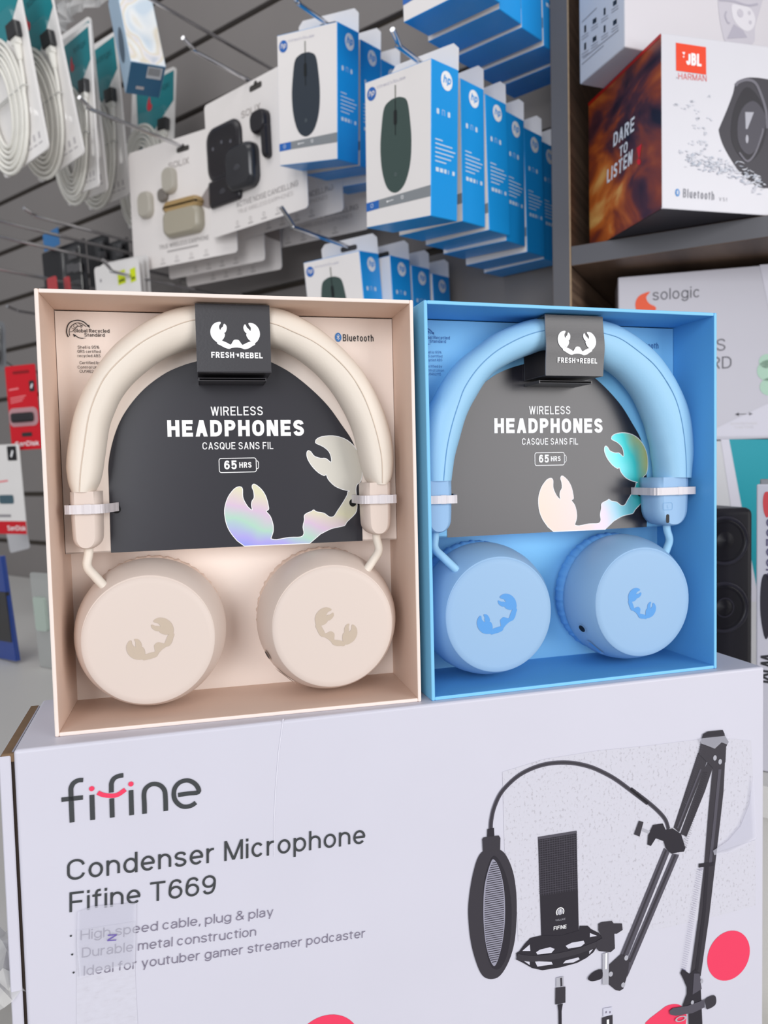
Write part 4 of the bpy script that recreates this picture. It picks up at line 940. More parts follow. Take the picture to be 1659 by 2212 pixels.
m = MB(); m.poly(smooth_poly(F4.locs([(1650,1241),(1643,1270),(1643,1330),(1653,1380),(1664,1360),(1672,1300),(1664,1250)], b), 4), ink3b, b); m.build('product_picture', t)

# ================================================================== HOOKS ON THE SLAT WALL
def hook(tip, bend, d, L, rise=.012, r=.0028, through=None):
    """a rod square to the wall; through = a point it carries a pack at"""
    if through is None:
        p = on_plane(bend, WY, d)
    else:
        lo, hi = .45, .95
        for _ in range(40):                                          # how far it sticks out
            d = (lo+hi)/2; p = through + WN*(d-float(through@WN)); q = RC@p
            if CX+FPX*q[0]/q[2] < bend[0]: lo = d
            else: hi = d
    a = float(p@WU); z = float(p[2])
    F = Frame(WU*a + WN*WD + np.array([0, 0, z]), WY)
    ln = WD-d; q = on_plane(tip, WY, d-.028)
    da, dz = float(q@WU)-a, float(q[2])-z; da = max(-.01, min(.01, da)); dz = max(.004, min(.03, dz))
    t = thing('display_hook', L, 'hook', F, 'display hooks on the slat wall')
    MB().tube(smooth_poly([(0, -.002, 0), (0, -ln*.5, 0), (0, -ln+.004, 0), (0, -ln-.004, .0012), (da*.5, -ln-.015, dz*.5), (da, -ln-.028, dz)], 5, False), r, chrome, 10).build('rod', t)
    MB().box(-.011, .011, -.003, 0, -.028, .010, mat('bracket_clear', (150, 146, 142), .25, spec=.6), .001).build('wall_bracket', t)
    return t
# ================================================================== MOUSE CARTONS
HW, HD, HH = .095, .044, .15
hp_white = mat('mouse_carton_white', (244, 239, 237), .38, var=.01); hp_blue = mat('mouse_carton_blue', (26, 156, 234), .35, spec=.45)
hp_ink = mat('mouse_logo_blue', (40, 106, 190), .4); gband = mat('mouse_grey_band', (142, 146, 150), .4)
side_ink = mat('side_white_ink', (214, 230, 244), .5)
def mouse_carton(tone, col, F, L, group):
    t = thing('mouse_carton', L, 'box', F, group)
    m = MB().box(0, HW, 0, HD, 0, HH, hp_blue, .0007, 1, front=hp_white, back=hp_white)
    e = -.00025
    m.poly([(.0005, .017), (.020, .018), (.020, .027), (.0005, .026)], hp_ink, e); m.poly([(.020, .018), (HW-.0005, .0195), (HW-.0005, .0305), (.020, .027)], gband, e)
    m.ribbon([(.032, .0232), (.042, .0238)], .0008, white_ink, e*2); m.ring(.055, .0245, .0012, .0019, white_ink, e*2); m.poly(ell(.033, .0232, .0012, .0012, 12), white_ink, e*2)
    m.ring(.0095, .0222, .0016, .0022, side_ink, e*2)
    m.text('Wired Mouse', .018, .1395, .0032, mat('faint_print', (176, 176, 196), .5), b=e, width=.042)
    T = RIGHT(HW+.0003)
    for k, y in enumerate((.010, .019, .028)):
        m.poly(rrect(y-.002, y+.002, .103-.0026, .103+.0026, .0012), side_ink, T=T) if k != 1 else m.ribbon(rrect(y-.002, y+.002, .1005, .1055, .0004), .0005, side_ink, T=T)
    for k in range(6): m.ribbon([(.006, .076-.0042*k), (.006+(.012, .028, .033, .030, .026, .018)[k], .076-.0042*k)], .0011, side_ink, T=T)
    for k, w in enumerate((.005, .005, .004, .001, .004)): m.poly([(.007+k*.0068, .045), (.007+k*.0068+w, .045), (.007+k*.0068+w, .049), (.007+k*.0068, .049)], side_ink, T=T)
    m.build('carton_body', t)
    x = MB(); x.prism([(0, HH-.001), (HW, HH-.001), (HW, HH+.021), (HW*.93, HH+.027), (HW*.07, HH+.027), (0, HH+.021)], HD-.0008, HD-.0002, hp_white)
    x.poly(rrect(HW/2-.014, HW/2+.014, HH+.011, HH+.018, .003), mat('hole_grey', (70, 66, 64), .7), HD-.0010)
    x.build('hang_tab', t)
    x = MB(); ca = .0455; md = mat('mouse_print_'+tone, col, .35)
    x.poly(smooth_poly([(ca-.0165, .118), (ca-.0205, .100), (ca-.0225, .078), (ca-.0200, .055), (ca-.0125, .037), (ca, .0305), (ca+.0125, .037), (ca+.0205, .055), (ca+.0225, .078), (ca+.0205, .100), (ca+.0165, .118), (ca+.008, .1235), (ca, .1245), (ca-.008, .1235)], 4), md, e)
    x.ribbon([(ca, .123), (ca, .088)], .0011, mat('mouse_seam', (22, 26, 28), .4), e*2); x.poly(rrect(ca-.0022, ca+.0022, .098, .113, .002), MATS['mouse_seam'], e*2.4)
    x.ribbon([(ca, .1245), (ca, .137)], .0020, mat('mouse_cord_print', (150, 148, 142), .5), e); x.ring(ca, .049, .0012, .0018, mat('mouse_mark', (110, 120, 124), .4), e*2)
    x.build('mouse_picture', t, tone.replace('_', ' ')+' printed mouse')
    x = MB()
    x.poly(ell(.0105, .1365, .0068, .0068, 28), hp_ink, e); x.text('hp', .0105, .1345, .0058, hp_white, b=e*2, align='C', shear=.25, bold=.02)
    x.build('brand_logo', t, 'small blue round logo on the front'); x = MB()
    x.poly(ell(.024, .1345, .0092, .0092, 32), white_ink, T=RIGHT(HW+.0003)); x.text('hp', .024, .1318, .0078, hp_blue, T=RIGHT(HW+.0005), align='C', shear=.25, bold=.03)
    x.build('brand_logo', t, 'white round logo on the blue side')
    return t
def by_corner(px, d, ypr, local):
    p = on_plane(px, WY, d); f = Frame((0, 0, 0), *ypr)
    return Frame(p-f.at(*local), *ypr)
NTH = ['frontmost', 'second from front', 'third from front', 'fourth from front', 'fifth from front', 'rearmost']
G2 = 'mouse cartons beside the grey post'
root = mouse_carton('dark_green', (66, 84, 80), Frame((-.0122, .8621, .2747), -44.19, 5.02, -6.01), 'mouse carton with whole dark green mouse, frontmost of the large stack beside grey post', G2)
for k, (px, ypr) in enumerate((((995,168), (-42.5, 4, -3)), ((1047.8,201.6), (-42, 4, -1.5)), ((1091,238), (-41, 3, -2)), ((1131.7,274.6), (-42, 3.4, -1)))):
    dup(root, by_corner(px, .683+.0475*(k+1), ypr, (HW, 0, HH)), 'blue sided mouse carton, %s in the large stack beside the grey post' % NTH[k+1])
dup(root, by_corner((1166,302), .683+.0475*5, (-42, 3, 0), (HW, 0, HH)), 'blue sided mouse carton, rearmost of the large stack, its corner behind the grey post')
r3 = dup(root, by_corner((871.5,49), .69, (-42, 4, -2), (0, 0, 0)), 'mouse carton at the top edge, frontmost of the topmost stack'); r3['group'] = 'mouse cartons at the top edge'
for k in range(4):
    f = by_corner((871.5,49), .69, (-41-k % 2, 4, -1.5+k*.3), (0, 0, 0)); f.o = f.o + WN*.0475*(k+1) + WU*.003*k
    o = dup(root, f, 'mouse carton at the top edge, %s in the topmost stack' % (NTH[k+1] if k < 3 else 'rearmost')); o['group'] = 'mouse cartons at the top edge'
hook((800,-330), (850,-300), .63, 'chrome hook above the frame carrying the topmost mouse cartons')
G1 = 'mouse cartons on the upper left hook'
r1 = mouse_carton('dark_blue_grey', (52, 60, 70), Frame((-.1254, 1.0028, .4016), -34.68, 9.05, -8.65), 'mouse carton with a blue grey mouse, frontmost beside the black earphone card', G1)
for k, px in enumerate(((779,84), (824,127))):
    dup(r1, by_corner(px, .728+.0475*(k+1), (-36.5, 6.5, -7+k), (HW, 0, HH)), 'blue sided mouse carton %s one with the blue grey mouse' % ('just behind the frontmost', 'rearmost on the hook of the')[k])
r4 = None
for k, (px, ypr) in enumerate((((776.4,541), (-34.5, 7.6, -.5)), ((842.8,551), (-38, 4, 0)), ((889,572), (-38, 4, -1)), ((934,590), (-38, 3, 0)))):
    o = dup(root, by_corner(px, .775+.0475*k, ypr, (HW, 0, HH)), ('mouse carton showing a green mouse top, frontmost of the lowest stack behind the gift boxes', 'mouse carton second in the lowest stack, just above the gift boxes', 'mouse carton third in the lowest stack, just above the gift boxes', 'mouse carton rearmost in the lowest stack, just above the blue gift box')[k]); o['group'] = 'mouse cartons in the lowest stack'

# ================================================================== EARPHONE CARDS
card_w = mat('earphone_card', (245, 239, 236), .4, spec=.4, var=.012)
def eucard(W_, H_, r=.006): return rrect(0, W_, 0, H_, r)
def earphone_card(kind, F, L, W_, H_, group):
    t = thing('earphone_pack', L, 'earphones', F, group)
    m = MB().prism(eucard(W_, H_), 0, .0012, card_w); e = -.0003
    ha, hc = {'beige': F.loc((395, 319)), 'black': F.loc((552, 184)) if W_ < .23 and group == 'earphone cards' and 'front card' in L else (W_*.52, H_*.90)}.get(kind, (W_*.52, H_*.90))
    m.poly(rrect(ha-.014, ha+.014, hc-.006, hc+.002, .003), mat('hole_grey', (70, 66, 64), .7), e); m.poly(ell(ha, hc+.002, .004, .004, 16), MATS['hole_grey'], e)
    m.text('SOLIX', W_*.40, H_*.775, .0095, mat('solix_grey', (176, 168, 164), .45), b=e, width=W_*.2, bold=.02)
    gi = mat('card_grey_print', (160, 154, 152), .5)
    if kind == 'black':
        m.text('ACTIVE NOISE CANCELLING', W_*.30, H_*.165, .0075, gi, b=e, width=W_*.62, bold=.01); m.text('TRUE WIRELESS EARPHONES', W_*.31, H_*.115, .0055, mat('card_light_print', (186, 180, 178), .5), b=e, width=W_*.56)
    else:
        m.text('TRUE WIRELESS EARPHONE', W_*.27, H_*.145, .0068, gi, b=e, width=W_*.48, bold=.01); m.ribbon([(W_*.35, H_*.115), (W_*.65, H_*.115)], .003, mat('card_light_print', (186, 180, 178), .5), e)
    for k in range(4):
        x = W_*(.30+.14*k); m.ring(x, H_*.055, .0022, .003, MATS['card_light_print'], e); m.ribbon([(x-.006, H_*.025), (x+.006, H_*.025)], .0016, MATS['card_light_print'], e)
    if kind != 'black': m.poly([(W_*.66, H_*.44), (W_*.74, H_*.53), (W_*.88, H_*.66), (W_, H_*.76), (W_, H_*.22), (W_*.88, H_*.28), (W_*.8, H_*.36)], mat('portrait_shade', (158, 148, 146), .5), e)
    m.build('backing_card', t)
    def pill(a0, a1, c0, c1, r, d, mm, nm, lab=None, sub=None):
        x = MB(); lay = []
        o = rrect(a0, a1, c0, c1, r, 6); cx, cz = (a0+a1)/2, (c0+c1)/2
        for b_, k in ((0, 1), (-d*.45, 1), (-d*.8, .95), (-d, .82)): lay += [(cx+(p[0]-cx)*k, b_, cz+(p[1]-cz)*k) for p in o]
        n = len(o); x.add(lay, [(j*n+i, j*n+(i+1) % n, (j+1)*n+(i+1) % n, (j+1)*n+i) for j in range(3) for i in range(n)], mm, True); x.add(lay[-n:], [tuple(range(n))], mm, True)
        if sub: sub(x, cx, cz, -d-.0003)
        return x.build(nm, t, lab)
    if kind == 'black':
        bk = mat('case_black', (36, 33, 38), .3, spec=.5); bk2 = mat('case_gloss', (46, 47, 52), .2, spec=.6); mk = mat('case_mark', (104, 104, 112), .4)
        def tree(x, cx, cz, b_):
            for r in (.0025, .005, .0075): x.ring(cx, cz-.006, r-.0004, r+.0004, mk, b_, t0=20, t1=160, n=20)
        pill(W_*.02, W_*.40, H_*.40, H_*.80, .020, .006, bk, 'case_lid', sub=lambda x, cx, cz, b_: [x.poly(ell(cx+dx, cz+.012-abs(dx)*.2, .0026, .0026, 14), mk, b_) for dx in (-.022, .0, .022)])
        pill(W_*.02, W_*.37, H_*.215, H_*.415, .006, .007, bk, 'case_base', sub=tree)
        pill(W_*.27, W_*.565, H_*.26, H_*.58, .016, .016, bk2, 'charging_case', sub=tree)
        pill(W_*.535, W_*.69, H_*.60, H_*.76, .012, .012, bk, 'earbud'); pill(W_*.635, W_*.69, H_*.42, H_*.66, .005, .010, bk, 'earbud_stem')
    elif kind == 'beige':
        cs = mat('case_champagne', (176, 168, 150), .3, spec=.5); cl = mat('case_tan', (178, 148, 100), .3, spec=.5); eb = mat('earbud_grey', (188, 182, 170), .3, spec=.5); el = mat('earbud_dark', (128, 122, 116), .3)
        pill(W_*.36, W_*.72, H_*.21, H_*.43, .014, .014, cs, 'charging_case'); pill(W_*.36, W_*.72, H_*.40, H_*.50, .012, .013, cl, 'case_lid', 'tan case lid')
        pill(W_*.105, W_*.24, H_*.42, H_*.64, .013, .010, eb, 'earbud'); pill(W_*.36, W_*.48, H_*.57, H_*.78, .012, .010, eb, 'earbud'); pill(W_*.30, W_*.39, H_*.52, H_*.63, .008, .007, el, 'ear_tip')
    return t
s = 1.30
OL = np.array([-.3214, 1.0064, .2704])*s; ORr = np.array([-.1982, .9148, .2833])*s
earphone_card('beige', Frame(OL, -31.84, 2.28, -1.5), 'white card with beige earphones and champagne case, left of the two front earphone cards', .236, .195, 'earphone cards')
earphone_card('black', Frame(ORr, -42.96, 3.18, -2.26), 'white card with black earphones, front card on the hook beside the blue grey mouse', .225, .195, 'earphone cards')
for k, (px, d, ypr, kind, L) in enumerate((
    ((366,604), .845, (-34, 3, -1.5), 'plain', 'white earphone card just behind the beige earphone card'),
    ((404,620), .885, (-34, 3, -1.5), 'plain', 'white earphone card second behind the beige one, just above the beige gift box'),
    ((520,517), .85, (-40, 3, -2), 'black', 'white earphone card just behind the black earphone card'),
    ((556,546), .90, (-33, 2, -1), 'black', 'white earphone card at the rear, low between black earphone card and mouse cartons'))):
    earphone_card(kind, by_corner(px, d, ypr, (0, 0, 0)), L, .225, .195, 'earphone cards')

hook((395,85), (425,118), 0, 'chrome hook carrying the card with black earphones', through=on_plane((552,181), WY, .79))
hook((180,205), (202,233), 0, 'chrome hook carrying the card with beige earphones', through=on_plane((395,317), WY, .80))
hook((55,450), (82,468), .66, 'empty chrome hook below the white cable packs')
hook((622,8), (652,24), 0, 'chrome hook carrying the upper left mouse cartons', through=Frame((-.1254, 1.0028, .4016), -34.68, 9.05, -8.65).at(HW/2, HD, HH+.0165))
hook((848,80), (868,112), 0, 'chrome hook carrying the large stack of mouse cartons beside the grey post', through=Frame((-.0122, .8621, .2747), -44.19, 5.02, -6.01).at(HW/2, HD, HH+.0165))
hook((607,447), (640,470), 0, 'chrome hook carrying the lowest mouse cartons', through=by_corner((776.4,541), .775, (-34.5, 7.6, -.5), (HW, 0, HH)).at(HW/2, HD, HH+.0165))
hook((-110,448), (-60,462), .58, 'chrome hook entering from the left edge above the blue tag', rise=.01)
hook((-130,480), (-80,492), .56, 'chrome hook ending among the black card packs')
hook((-110,545), (-70,568), .60, 'chrome hook at the left edge ending at the red packs')
hook((224,560), (248,588), .722, 'short chrome hook through the white cards with yellow stickers')
hook((250,-60), (290,-22), .66, 'bare chrome hook beside the pale blue box')
hook((10,782), (40,800), .70, 'chrome hook through the red flash drive card')
hook((36,655), (40,672), .80, 'chrome hook seen end on above the red card')

# ================================================================== WHITE CABLE PACKS
teal = mat('teal_print', (0, 132, 142), .4); drop = mat('drop_red', (214, 44, 60), .4); cable_m = mat('white_cable', (236, 234, 226), .35, spec=.45); steel = mat('steel', (180, 180, 184), .3, .8)
pk_white = mat('cable_card_white', (244, 241, 239), .35, spec=.45, var=.01)
PW, PH = .13, .27
def cable_pack(F, L):
    t = thing('cable_pack', L, 'cable', F, 'white network cable packs')
    m = MB().prism(rrect(0, PW, 0, PH, .008), 0, .003, pk_white); e = -.0003
    m.poly([(PW*.10, PH*.95), (PW*.97, PH*.975), (PW*.985, PH*.78), (PW*.22, PH*.50)], teal, e)
    m.text('sologic', PW*.50, PH*.875, .010, mat('teal_dark', (0, 84, 96), .4), b=e*2, width=PW*.40, rot=.03)
    m.poly(smooth_poly([(PW*.43, PH*.865), (PW*.38, PH*.81), (PW*.40, PH*.775), (PW*.47, PH*.77), (PW*.50, PH*.80), (PW*.46, PH*.82)], 4), drop, e*2)
    for k in range(3):
        x = PW*(.66+.11*k); m.ribbon([(x, .020), (x, .029)], .0045, pale_ink, e); m.ribbon([(x-.005, .014), (x+.005, .014)], .002, pale_ink, e)
    m.build('backing_card', t)
    m = MB()
    for k in range(6):
        rx, rz = .062-.0070*k, .094-.0074*k; c0 = (PW*.32, PH*.33)
        m.tube([(c0[0]+rx*math.cos(a), -.0050-.0012*(k % 2), c0[1]+rz*math.sin(a)) for a in np.linspace(0, 2*math.pi, 41)], .0031, cable_m, 8, False)
    m.tube(smooth_poly([(PW*.84, -.005, PH*.50), (PW*.84, -.005, PH*.43), (PW*.82, -.005, PH*.35), (PW*.74, -.005, PH*.24)], 6, False), .0027, cable_m, 8)
    m.build('cable_coil', t)
    MB().box(PW*.14, PW*.86, -.0085, -.0015, PH*.345, PH*.355, mat('wrap_tape', (220, 220, 216), .2, alpha=.5), .001).build('wire_tie', t)
    m = MB().box(PW*.75, PW*.93, -.012, -.001, PH*.590, PH*.665, mat('plug_black', (16, 16, 19), .5), .001); m.box(PW*.785, PW*.895, -.010, -.001, PH*.555, PH*.588, cable_m, .0008)
    m.tube([(PW*.84, -.005, PH*.560), (PW*.84, -.005, PH*.515), (PW*.84, -.005, PH*.48)], [.006, .0052, .0036], cable_m, 10)
    m.build('plug', t)
    x = MB(); o = rrect(.004, PW-.004, .035, PH*.76, .02, 6); n = len(o); lay = []
    for b_, k in ((0, 1), (-.010, .985), (-.013, .93)): lay += [(PW/2+(p[0]-PW/2)*k, b_, PH*.42+(p[1]-PH*.42)*k) for p in o]
    x.add(lay, [(j*n+i, j*n+(i+1) % n, (j+1)*n+(i+1) % n, (j+1)*n+i) for j in range(2) for i in range(n)], blister, True); x.add(lay[-n:], [tuple(range(n))], blister)
    x.build('blister', t, 'clear blister')
    return t
cp0 = cable_pack(by_corner((104,320), .60, (-37, 5.9, 5), (PW, 0, 0)), 'white cable pack at the left edge, nearest of the row of cable packs')
for px, d, ypr, loc, L in (((181,331), .655, (-36.4, 7, 5.5), (PW, 0, 0), 'second white cable pack from the left, teal corner with red drop'),
                          ((213,402), .70, (-44, 4, -6), (PW, 0, 0), 'third white cable pack from the left, wide teal top'),
                          ((147,446), .76, (-40, 5, -2), (0, 0, 0), 'fourth white cable pack, half hidden behind the pale blue box'),
                          ((192,455), .82, (-38, 4, -1), (0, 0, 0), 'white cable pack hanging behind the fourth, only its lower edge showing'),
                          ((379,142), .90, (-37, -2, -4), (PW, 0, PH), 'rearmost white cable pack, right of the pale blue box')):
    o = dup(cp0, by_corner(px, d, ypr, loc), L)
    if 'third' in L:                                                 # a shorter pack of the same make
        k = .87; f = by_corner(px, d, ypr, (PW*k, 0, 0)); o.matrix_world = f.mat() @ Matrix.Diagonal((k, k, k, 1))

# ---- pale blue charger box in front of the cable packs
marble = ramp_mat('pearl_print', [(.3, (206, 220, 232)), (.46, (238, 240, 240)), (.52, (228, 218, 198)), (.57, (236, 232, 232)), (.72, (196, 204, 216))], (8, 8, 6), 'NOISE', 2.0, 1, .3, distort=1.6)
qq = on_plane((282,132), WY, .70)
FQ2 = Frame(qq, 27, -19, 4)
t = thing('charger_box', 'pale blue box with pearl swirl print and dark blue base, hanging before the cable packs', 'box', FQ2)
MB().box(0, .052, 0, .062, 0, .17, mat('ice_blue_carton', (168, 196, 220), .35), .0008, 1, front=marble, bottom=mat('deep_teal_blue', (44, 102, 140), .4)).build('carton_body', t)
m = MB(); T = lambda a, b_: (a, b_, -.0003)
m.add([T(.026, .004), T(.048, .004), T(.048, .026), T(.026, .026)], [(0, 3, 2, 1)], mat('barcode_label', (206, 210, 216), .5))
for k in range(9): m.add([(.028+k*.002, .006, -.0005), (.0288+k*.002, .006, -.0005), (.0288+k*.002, .020, -.0005), (.028+k*.002, .020, -.0005)], [(0, 3, 2, 1)], black_ink)
m.add([T(.014, .044), T(.026, .044), T(.026, .050), T(.014, .050)], [(0, 3, 2, 1)], pale_ink)
m.build('barcode_sticker', t, 'white barcode sticker')
m = MB(); m.add([(-.0003, .031+.016*math.cos(a), .060+.030*math.sin(a)) for a in np.linspace(0, 6.28, 24, endpoint=False)], [tuple(range(24))], mat('charger_pad_print', (70, 92, 112), .4)); m.build('side_picture', t)
# ---- crumpled plastic bag
rnd = random.Random(9); m = MB(); n = 16
FP = by_corner((130,80), .80, (-37, 6, 0), (0, 0, 0))
vs = [(.16*i/n, rnd.uniform(-.014, .014)-.02*math.sin(math.pi*i/n), .18*j/n+rnd.uniform(-.004, .004)) for j in range(n+1) for i in range(n+1)]
m.add(vs, [(j*(n+1)+i, j*(n+1)+i+1, (j+1)*(n+1)+i+1, (j+1)*(n+1)+i) for j in range(n) for i in range(n)], mat('cloudy_film', (214, 214, 214), .2, alpha=.5, spec=.6))
single(m, 'plastic_bag', 'crumpled cloudy plastic bag hanging behind the cable packs', 'bag', FP)

# ================================================================== SMALL PACKS ON THE LEFT
def flat_pack(px, d, ypr, W_, H_, L, cat, name, body, group=None, corner='TL'):
    F = by_corner(px, d, ypr, (0, 0, H_) if corner == 'TL' else (0, 0, 0)); t = thing(name, L, cat, F, group); body(t, W_, H_); return t
card_black = mat('pack_black', (26, 25, 29), .4)
def black_pack(t, W_, H_):
    MB().prism(rrect(0, W_, 0, H_, .004), 0, .001, card_black).build('backing_card', t)
    m = MB()
    for x, z in ((.66, .80), (.60, .66), (.74, .64)): m.box(W_*x, W_*(x+.16), -.006, -.0005, H_*z, H_*(z+.10), mat('drive_grey', (92, 90, 92), .3, .4), .002)
    m.box(W_*.58, W_*.86, -.005, -.0005, H_*.38, H_*.56, mat('drive_dark', (52, 50, 54), .35), .002); m.build('flash_drive', t)
    MB().box(W_*.50, W_*.94, -.009, 0, H_*.32, H_*.94, blister, .003).build('blister', t)
for k, (px, d, W_, H_, L) in enumerate((((90,548), .80, .150, .16, 'black flash drive pack nearest, under the blue tag'), ((186,520), .86, .075, .13, 'black flash drive pack second, left of the white stickered cards'), ((222,530), .91, .085, .10, 'black flash drive pack rearmost, above the white stickered cards'))):
    flat_pack(px, d, (-37, 3, 0), W_, H_, L, 'flash drive pack', 'flash_drive_pack', black_pack, 'black flash drive packs')
flat_pack((92,508), .79, (-37, 2, 4), .055, .032, 'blue paper tag above the black flash drive packs', 'tag', 'price_tag', lambda t, W_, H_: MB().prism([(0, 0), (W_, 0), (W_, H_), (0, H_)], 0, .0006, mat('tag_blue', (56, 118, 176), .5)).build('tag_sheet', t))
pink = mat('pack_red', (190, 62, 66), .4)
for k, (px, L) in enumerate((((101,602), 'red pack showing its top corner, left of two above the beige gift box'), ((137,600), 'red pack showing its top corner, right of two above the beige gift box'))):
    flat_pack(px, .70+.03*k, (-40, 3, 0), .030-.012*k, .14, L, 'pack', 'red_pack', lambda t, W_, H_: MB().prism(rrect(0, W_, 0, H_, .004), 0, .002, pink).build('backing_card', t), 'red packs')
def white_cards(t, W_, H_):
    m = MB().prism(rrect(0, W_, 0, H_, .006), 0, .0012, white_card); m.poly(ell(W_*.13, H_*.82, .002, .003, 12), grey_ink, -.0003); m.build('backing_card', t)
def yellow(t, x0, x1, W_, H_):
    MB().poly([(W_*x0, H_*.72), (W_*x1, H_*.735), (W_*x1, H_*.90), (W_*x0, H_*.885)], mat('neon_yellow', (212, 226, 28), .5), -.0004).ribbon([(W_*x0+.002, H_*.76), (W_*(x0+x1)/2, H_*.775), (W_*x1-.002, H_*.77)], .004, mat('sticker_pen', (110, 124, 10), .5), -.0006).build('price_sticker', t, 'neon yellow price sticker')
tw = flat_pack((203,578), .735, (-26, 3, 1), .098, .13, 'white hanging card with a neon yellow sticker, nearest of three above the beige gift box', 'card', 'hang_card', white_cards, 'white hanging cards'); yellow(tw, .52, .69, .098, .13)
tw2 = flat_pack((216,572), .752, (-28, 3, 0), .098, .13, 'white hanging card, second of three, sliver of yellow sticker at its right', 'card', 'hang_card', white_cards, 'white hanging cards'); yellow(tw, .80, .92, .098, .13)
flat_pack((228,568), .768, (-28, 3, 0), .098, .13, 'white hanging card, rearmost of three above the beige gift box', 'card', 'hang_card', white_cards, 'white hanging cards')

sd_red = mat('flash_card_red', (206, 16, 34), .4); pl = mat('flash_print_pale', (236, 130, 136), .5)
def sandisk(t, W_, H_):
    m = MB().prism(rrect(0, W_, 0, H_, .003), 0, .001, sd_red); e = -.0003
    for k in range(3): m.ribbon([(W_*.1, H_*(.62-.028*k)), (W_*(.62-.06*k), H_*(.64-.028*k))], .0018, pl, e)
    m.ribbon([(W_*.08, H_*.72), (W_*.4, H_*.73)], .003, pl, e)
    m.poly(rrect(W_*.76, W_*.93, H_*.68, H_*.81, .002), mat('chip_dark', (48, 44, 46), .4), e); m.ribbon([(W_*.82, H_*.72), (W_*.87, H_*.77)], .003, white_ink, e*2)
    m.poly(rrect(W_*.38, W_*.72, H_*.155, H_*.205, .002), MATS['chip_dark'], e)
    m.text('SanDisk', W_*.14, H_*.045, .0080, white_ink, b=e*2, width=W_*.78, bold=.02)
    m.poly(rrect(W_*.25, W_*.8, H_*.90, H_*.935, .002), mat('hole_red', (140, 10, 22), .6), e); m.build('backing_card', t)
    MB().box(W_*.12, W_*.85, -.006, -.0005, H_*.33, H_*.44, mat('flash_black', (44, 42, 46), .3), .004, 3).build('flash_drive', t)
    MB().prism(rrect(W_*.02, W_*.97, H_*.28, H_*.50, .010), -.0012, -.0004, mat('blister_rim', (214, 170, 176), .2, alpha=.6)).build('blister_rim', t)
F = Frame(np.array([-.5826, 1.1864, .0476])*1.1, -20.17, 2.12, .7)
t = thing('flash_drive_card', 'red flash drive card hanging left of the beige gift box', 'flash drive pack', F); sandisk(t, .0663, .143)
def sd_white(t, W_, H_):
    m = MB().prism(rrect(0, W_, 0, H_, .003), 0, .001, white_card); e = -.0003
    m.poly([(0, 0), (W_, 0), (W_, H_*.145), (0, H_*.145)], sd_red, e); m.text('SanDisk', W_*.98, H_*.04, .0085, white_ink, b=e*2, align='R', bold=.02)
    m.poly(rrect(W_*.66, W_*.92, H_*.82, H_*.98, .002), card_black, e); m.ribbon([(W_*.76, H_*.86), (W_*.82, H_*.93)], .004, white_ink, e*2)
    m.ribbon([(W_*.2, H_*.58), (W_*.6, H_*.60)], .003, pl, e); m.poly(rrect(W_*.3, W_*.72, H_*.34, H_*.44, .004), mat('teal_grey', (70, 96, 108), .5), e); m.poly(rrect(W_*.1, W_*.6, H_*.19, H_*.22, .002), grey_ink, e)
    m.build('backing_card', t)
t = thing('memory_card_pack', 'white memory card pack with a red foot, at the left edge under the red card', 'memory card pack', by_corner((58.5,1154), .66, (-24, 3, 0), (.085, 0, 0))); sd_white(t, .085, .155)
flat_pack((22,1195), .72, (-36, 3, 10), .075, .13, 'tilted pale grey card behind the white memory card pack', 'card', 'hang_card', lambda t, W_, H_: MB().prism(rrect(0, W_, 0, H_, .006), 0, .001, mat('pale_grey_card', (196, 196, 200), .4)).build('backing_card', t), corner='BL')
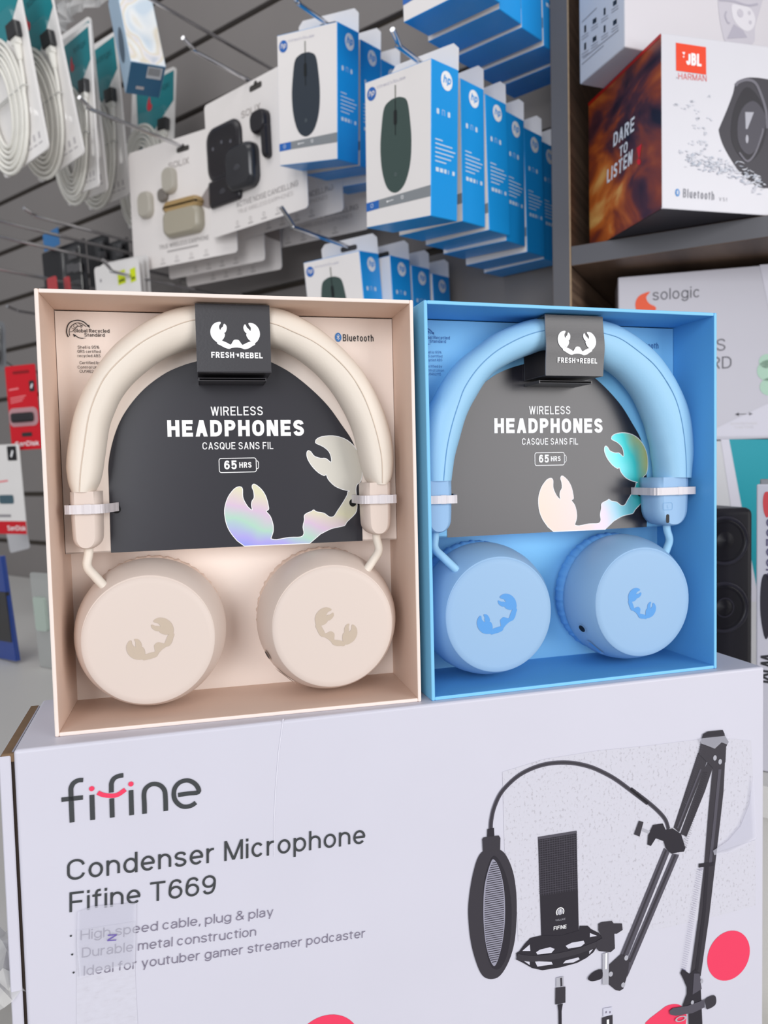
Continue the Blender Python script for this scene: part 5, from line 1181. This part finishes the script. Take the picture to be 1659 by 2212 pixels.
def blue_pack(t, W_, H_):
    MB().prism([(0, 0), (W_, 0), (W_*.92, H_), (0, H_)], 0, .006, mat('ink_blue', (16, 62, 148), .35)).box(W_*.35, W_*.95, -.001, .004, H_*.18, H_*.66, card_black).build('backing_card', t)
    MB().box(-.002, W_*1.12, -.010, .001, -.004, H_*1.03, blister, .004).build('blister', t)
_q = on_z((-30, 1416), -.2495); flat_pack((-30,1416), float(_q@WN), (-37, 3, 2), .086, .145, 'blue and black cartridge pack in a clear bag at the left edge', 'pack', 'cartridge_pack', blue_pack, corner='BL')
_q = on_z((86, 1440), -.2495); flat_pack((86,1440), float(_q@WN), (-33, 3, 1), .045, .128, 'clear grey blister pack half hidden by the left flank of the beige gift box', 'pack', 'blister_pack', lambda t, W_, H_: (MB().prism(rrect(0, W_, 0, H_, .004), 0, .002, mat('frosted_grey', (186, 188, 186), .3, alpha=.6)).build('shell', t), MB().prism(rrect(W_*.15, W_*.7, H_*.4, H_*.75, .004), -.004, 0, mat('pale_green', (176, 190, 180), .4)).build('contents', t)), corner='BL')
def round_pack(t, W_, H_):
    m = MB().prism(rrect(0, W_, 0, H_, .012), 0, .001, mat('smoke_card', (118, 120, 124), .35))
    m.build('backing_card', t)
    for z in (.3, .7): MB().lathe([(.013, .0), (.013, -.006), (.010, -.009), (.004, -.009)], W_*.62, H_*z, black_plastic, 28).build('earbud', t)
    MB().box(W_*.05, W_*.96, -.012, 0, H_*.04, H_*.96, blister, .006).build('blister', t)
flat_pack((-36,694), .66, (-37, 3, -8), .075, .085, 'smoky blister pack with two black rounds cut by the left edge', 'pack', 'blister_pack', round_pack)

rnd = random.Random(21); _q = on_z((2, 2150), -.2495); m = MB(); n = 12
vs = [(.05*i/n-.04, .05*j/n-.02, max(0, .022*math.sin(math.pi*i/n)*math.sin(math.pi*j/n)+rnd.uniform(-.004, .004))) for j in range(n+1) for i in range(n+1)]
m.add(vs, [(j*(n+1)+i, j*(n+1)+i+1, (j+1)*(n+1)+i+1, (j+1)*(n+1)+i) for j in range(n) for i in range(n)], MATS['cloudy_film'])
single(m, 'plastic_bag', 'small crumpled plastic bag on the counter at the lower left corner', 'bag', Frame(_q, WY))
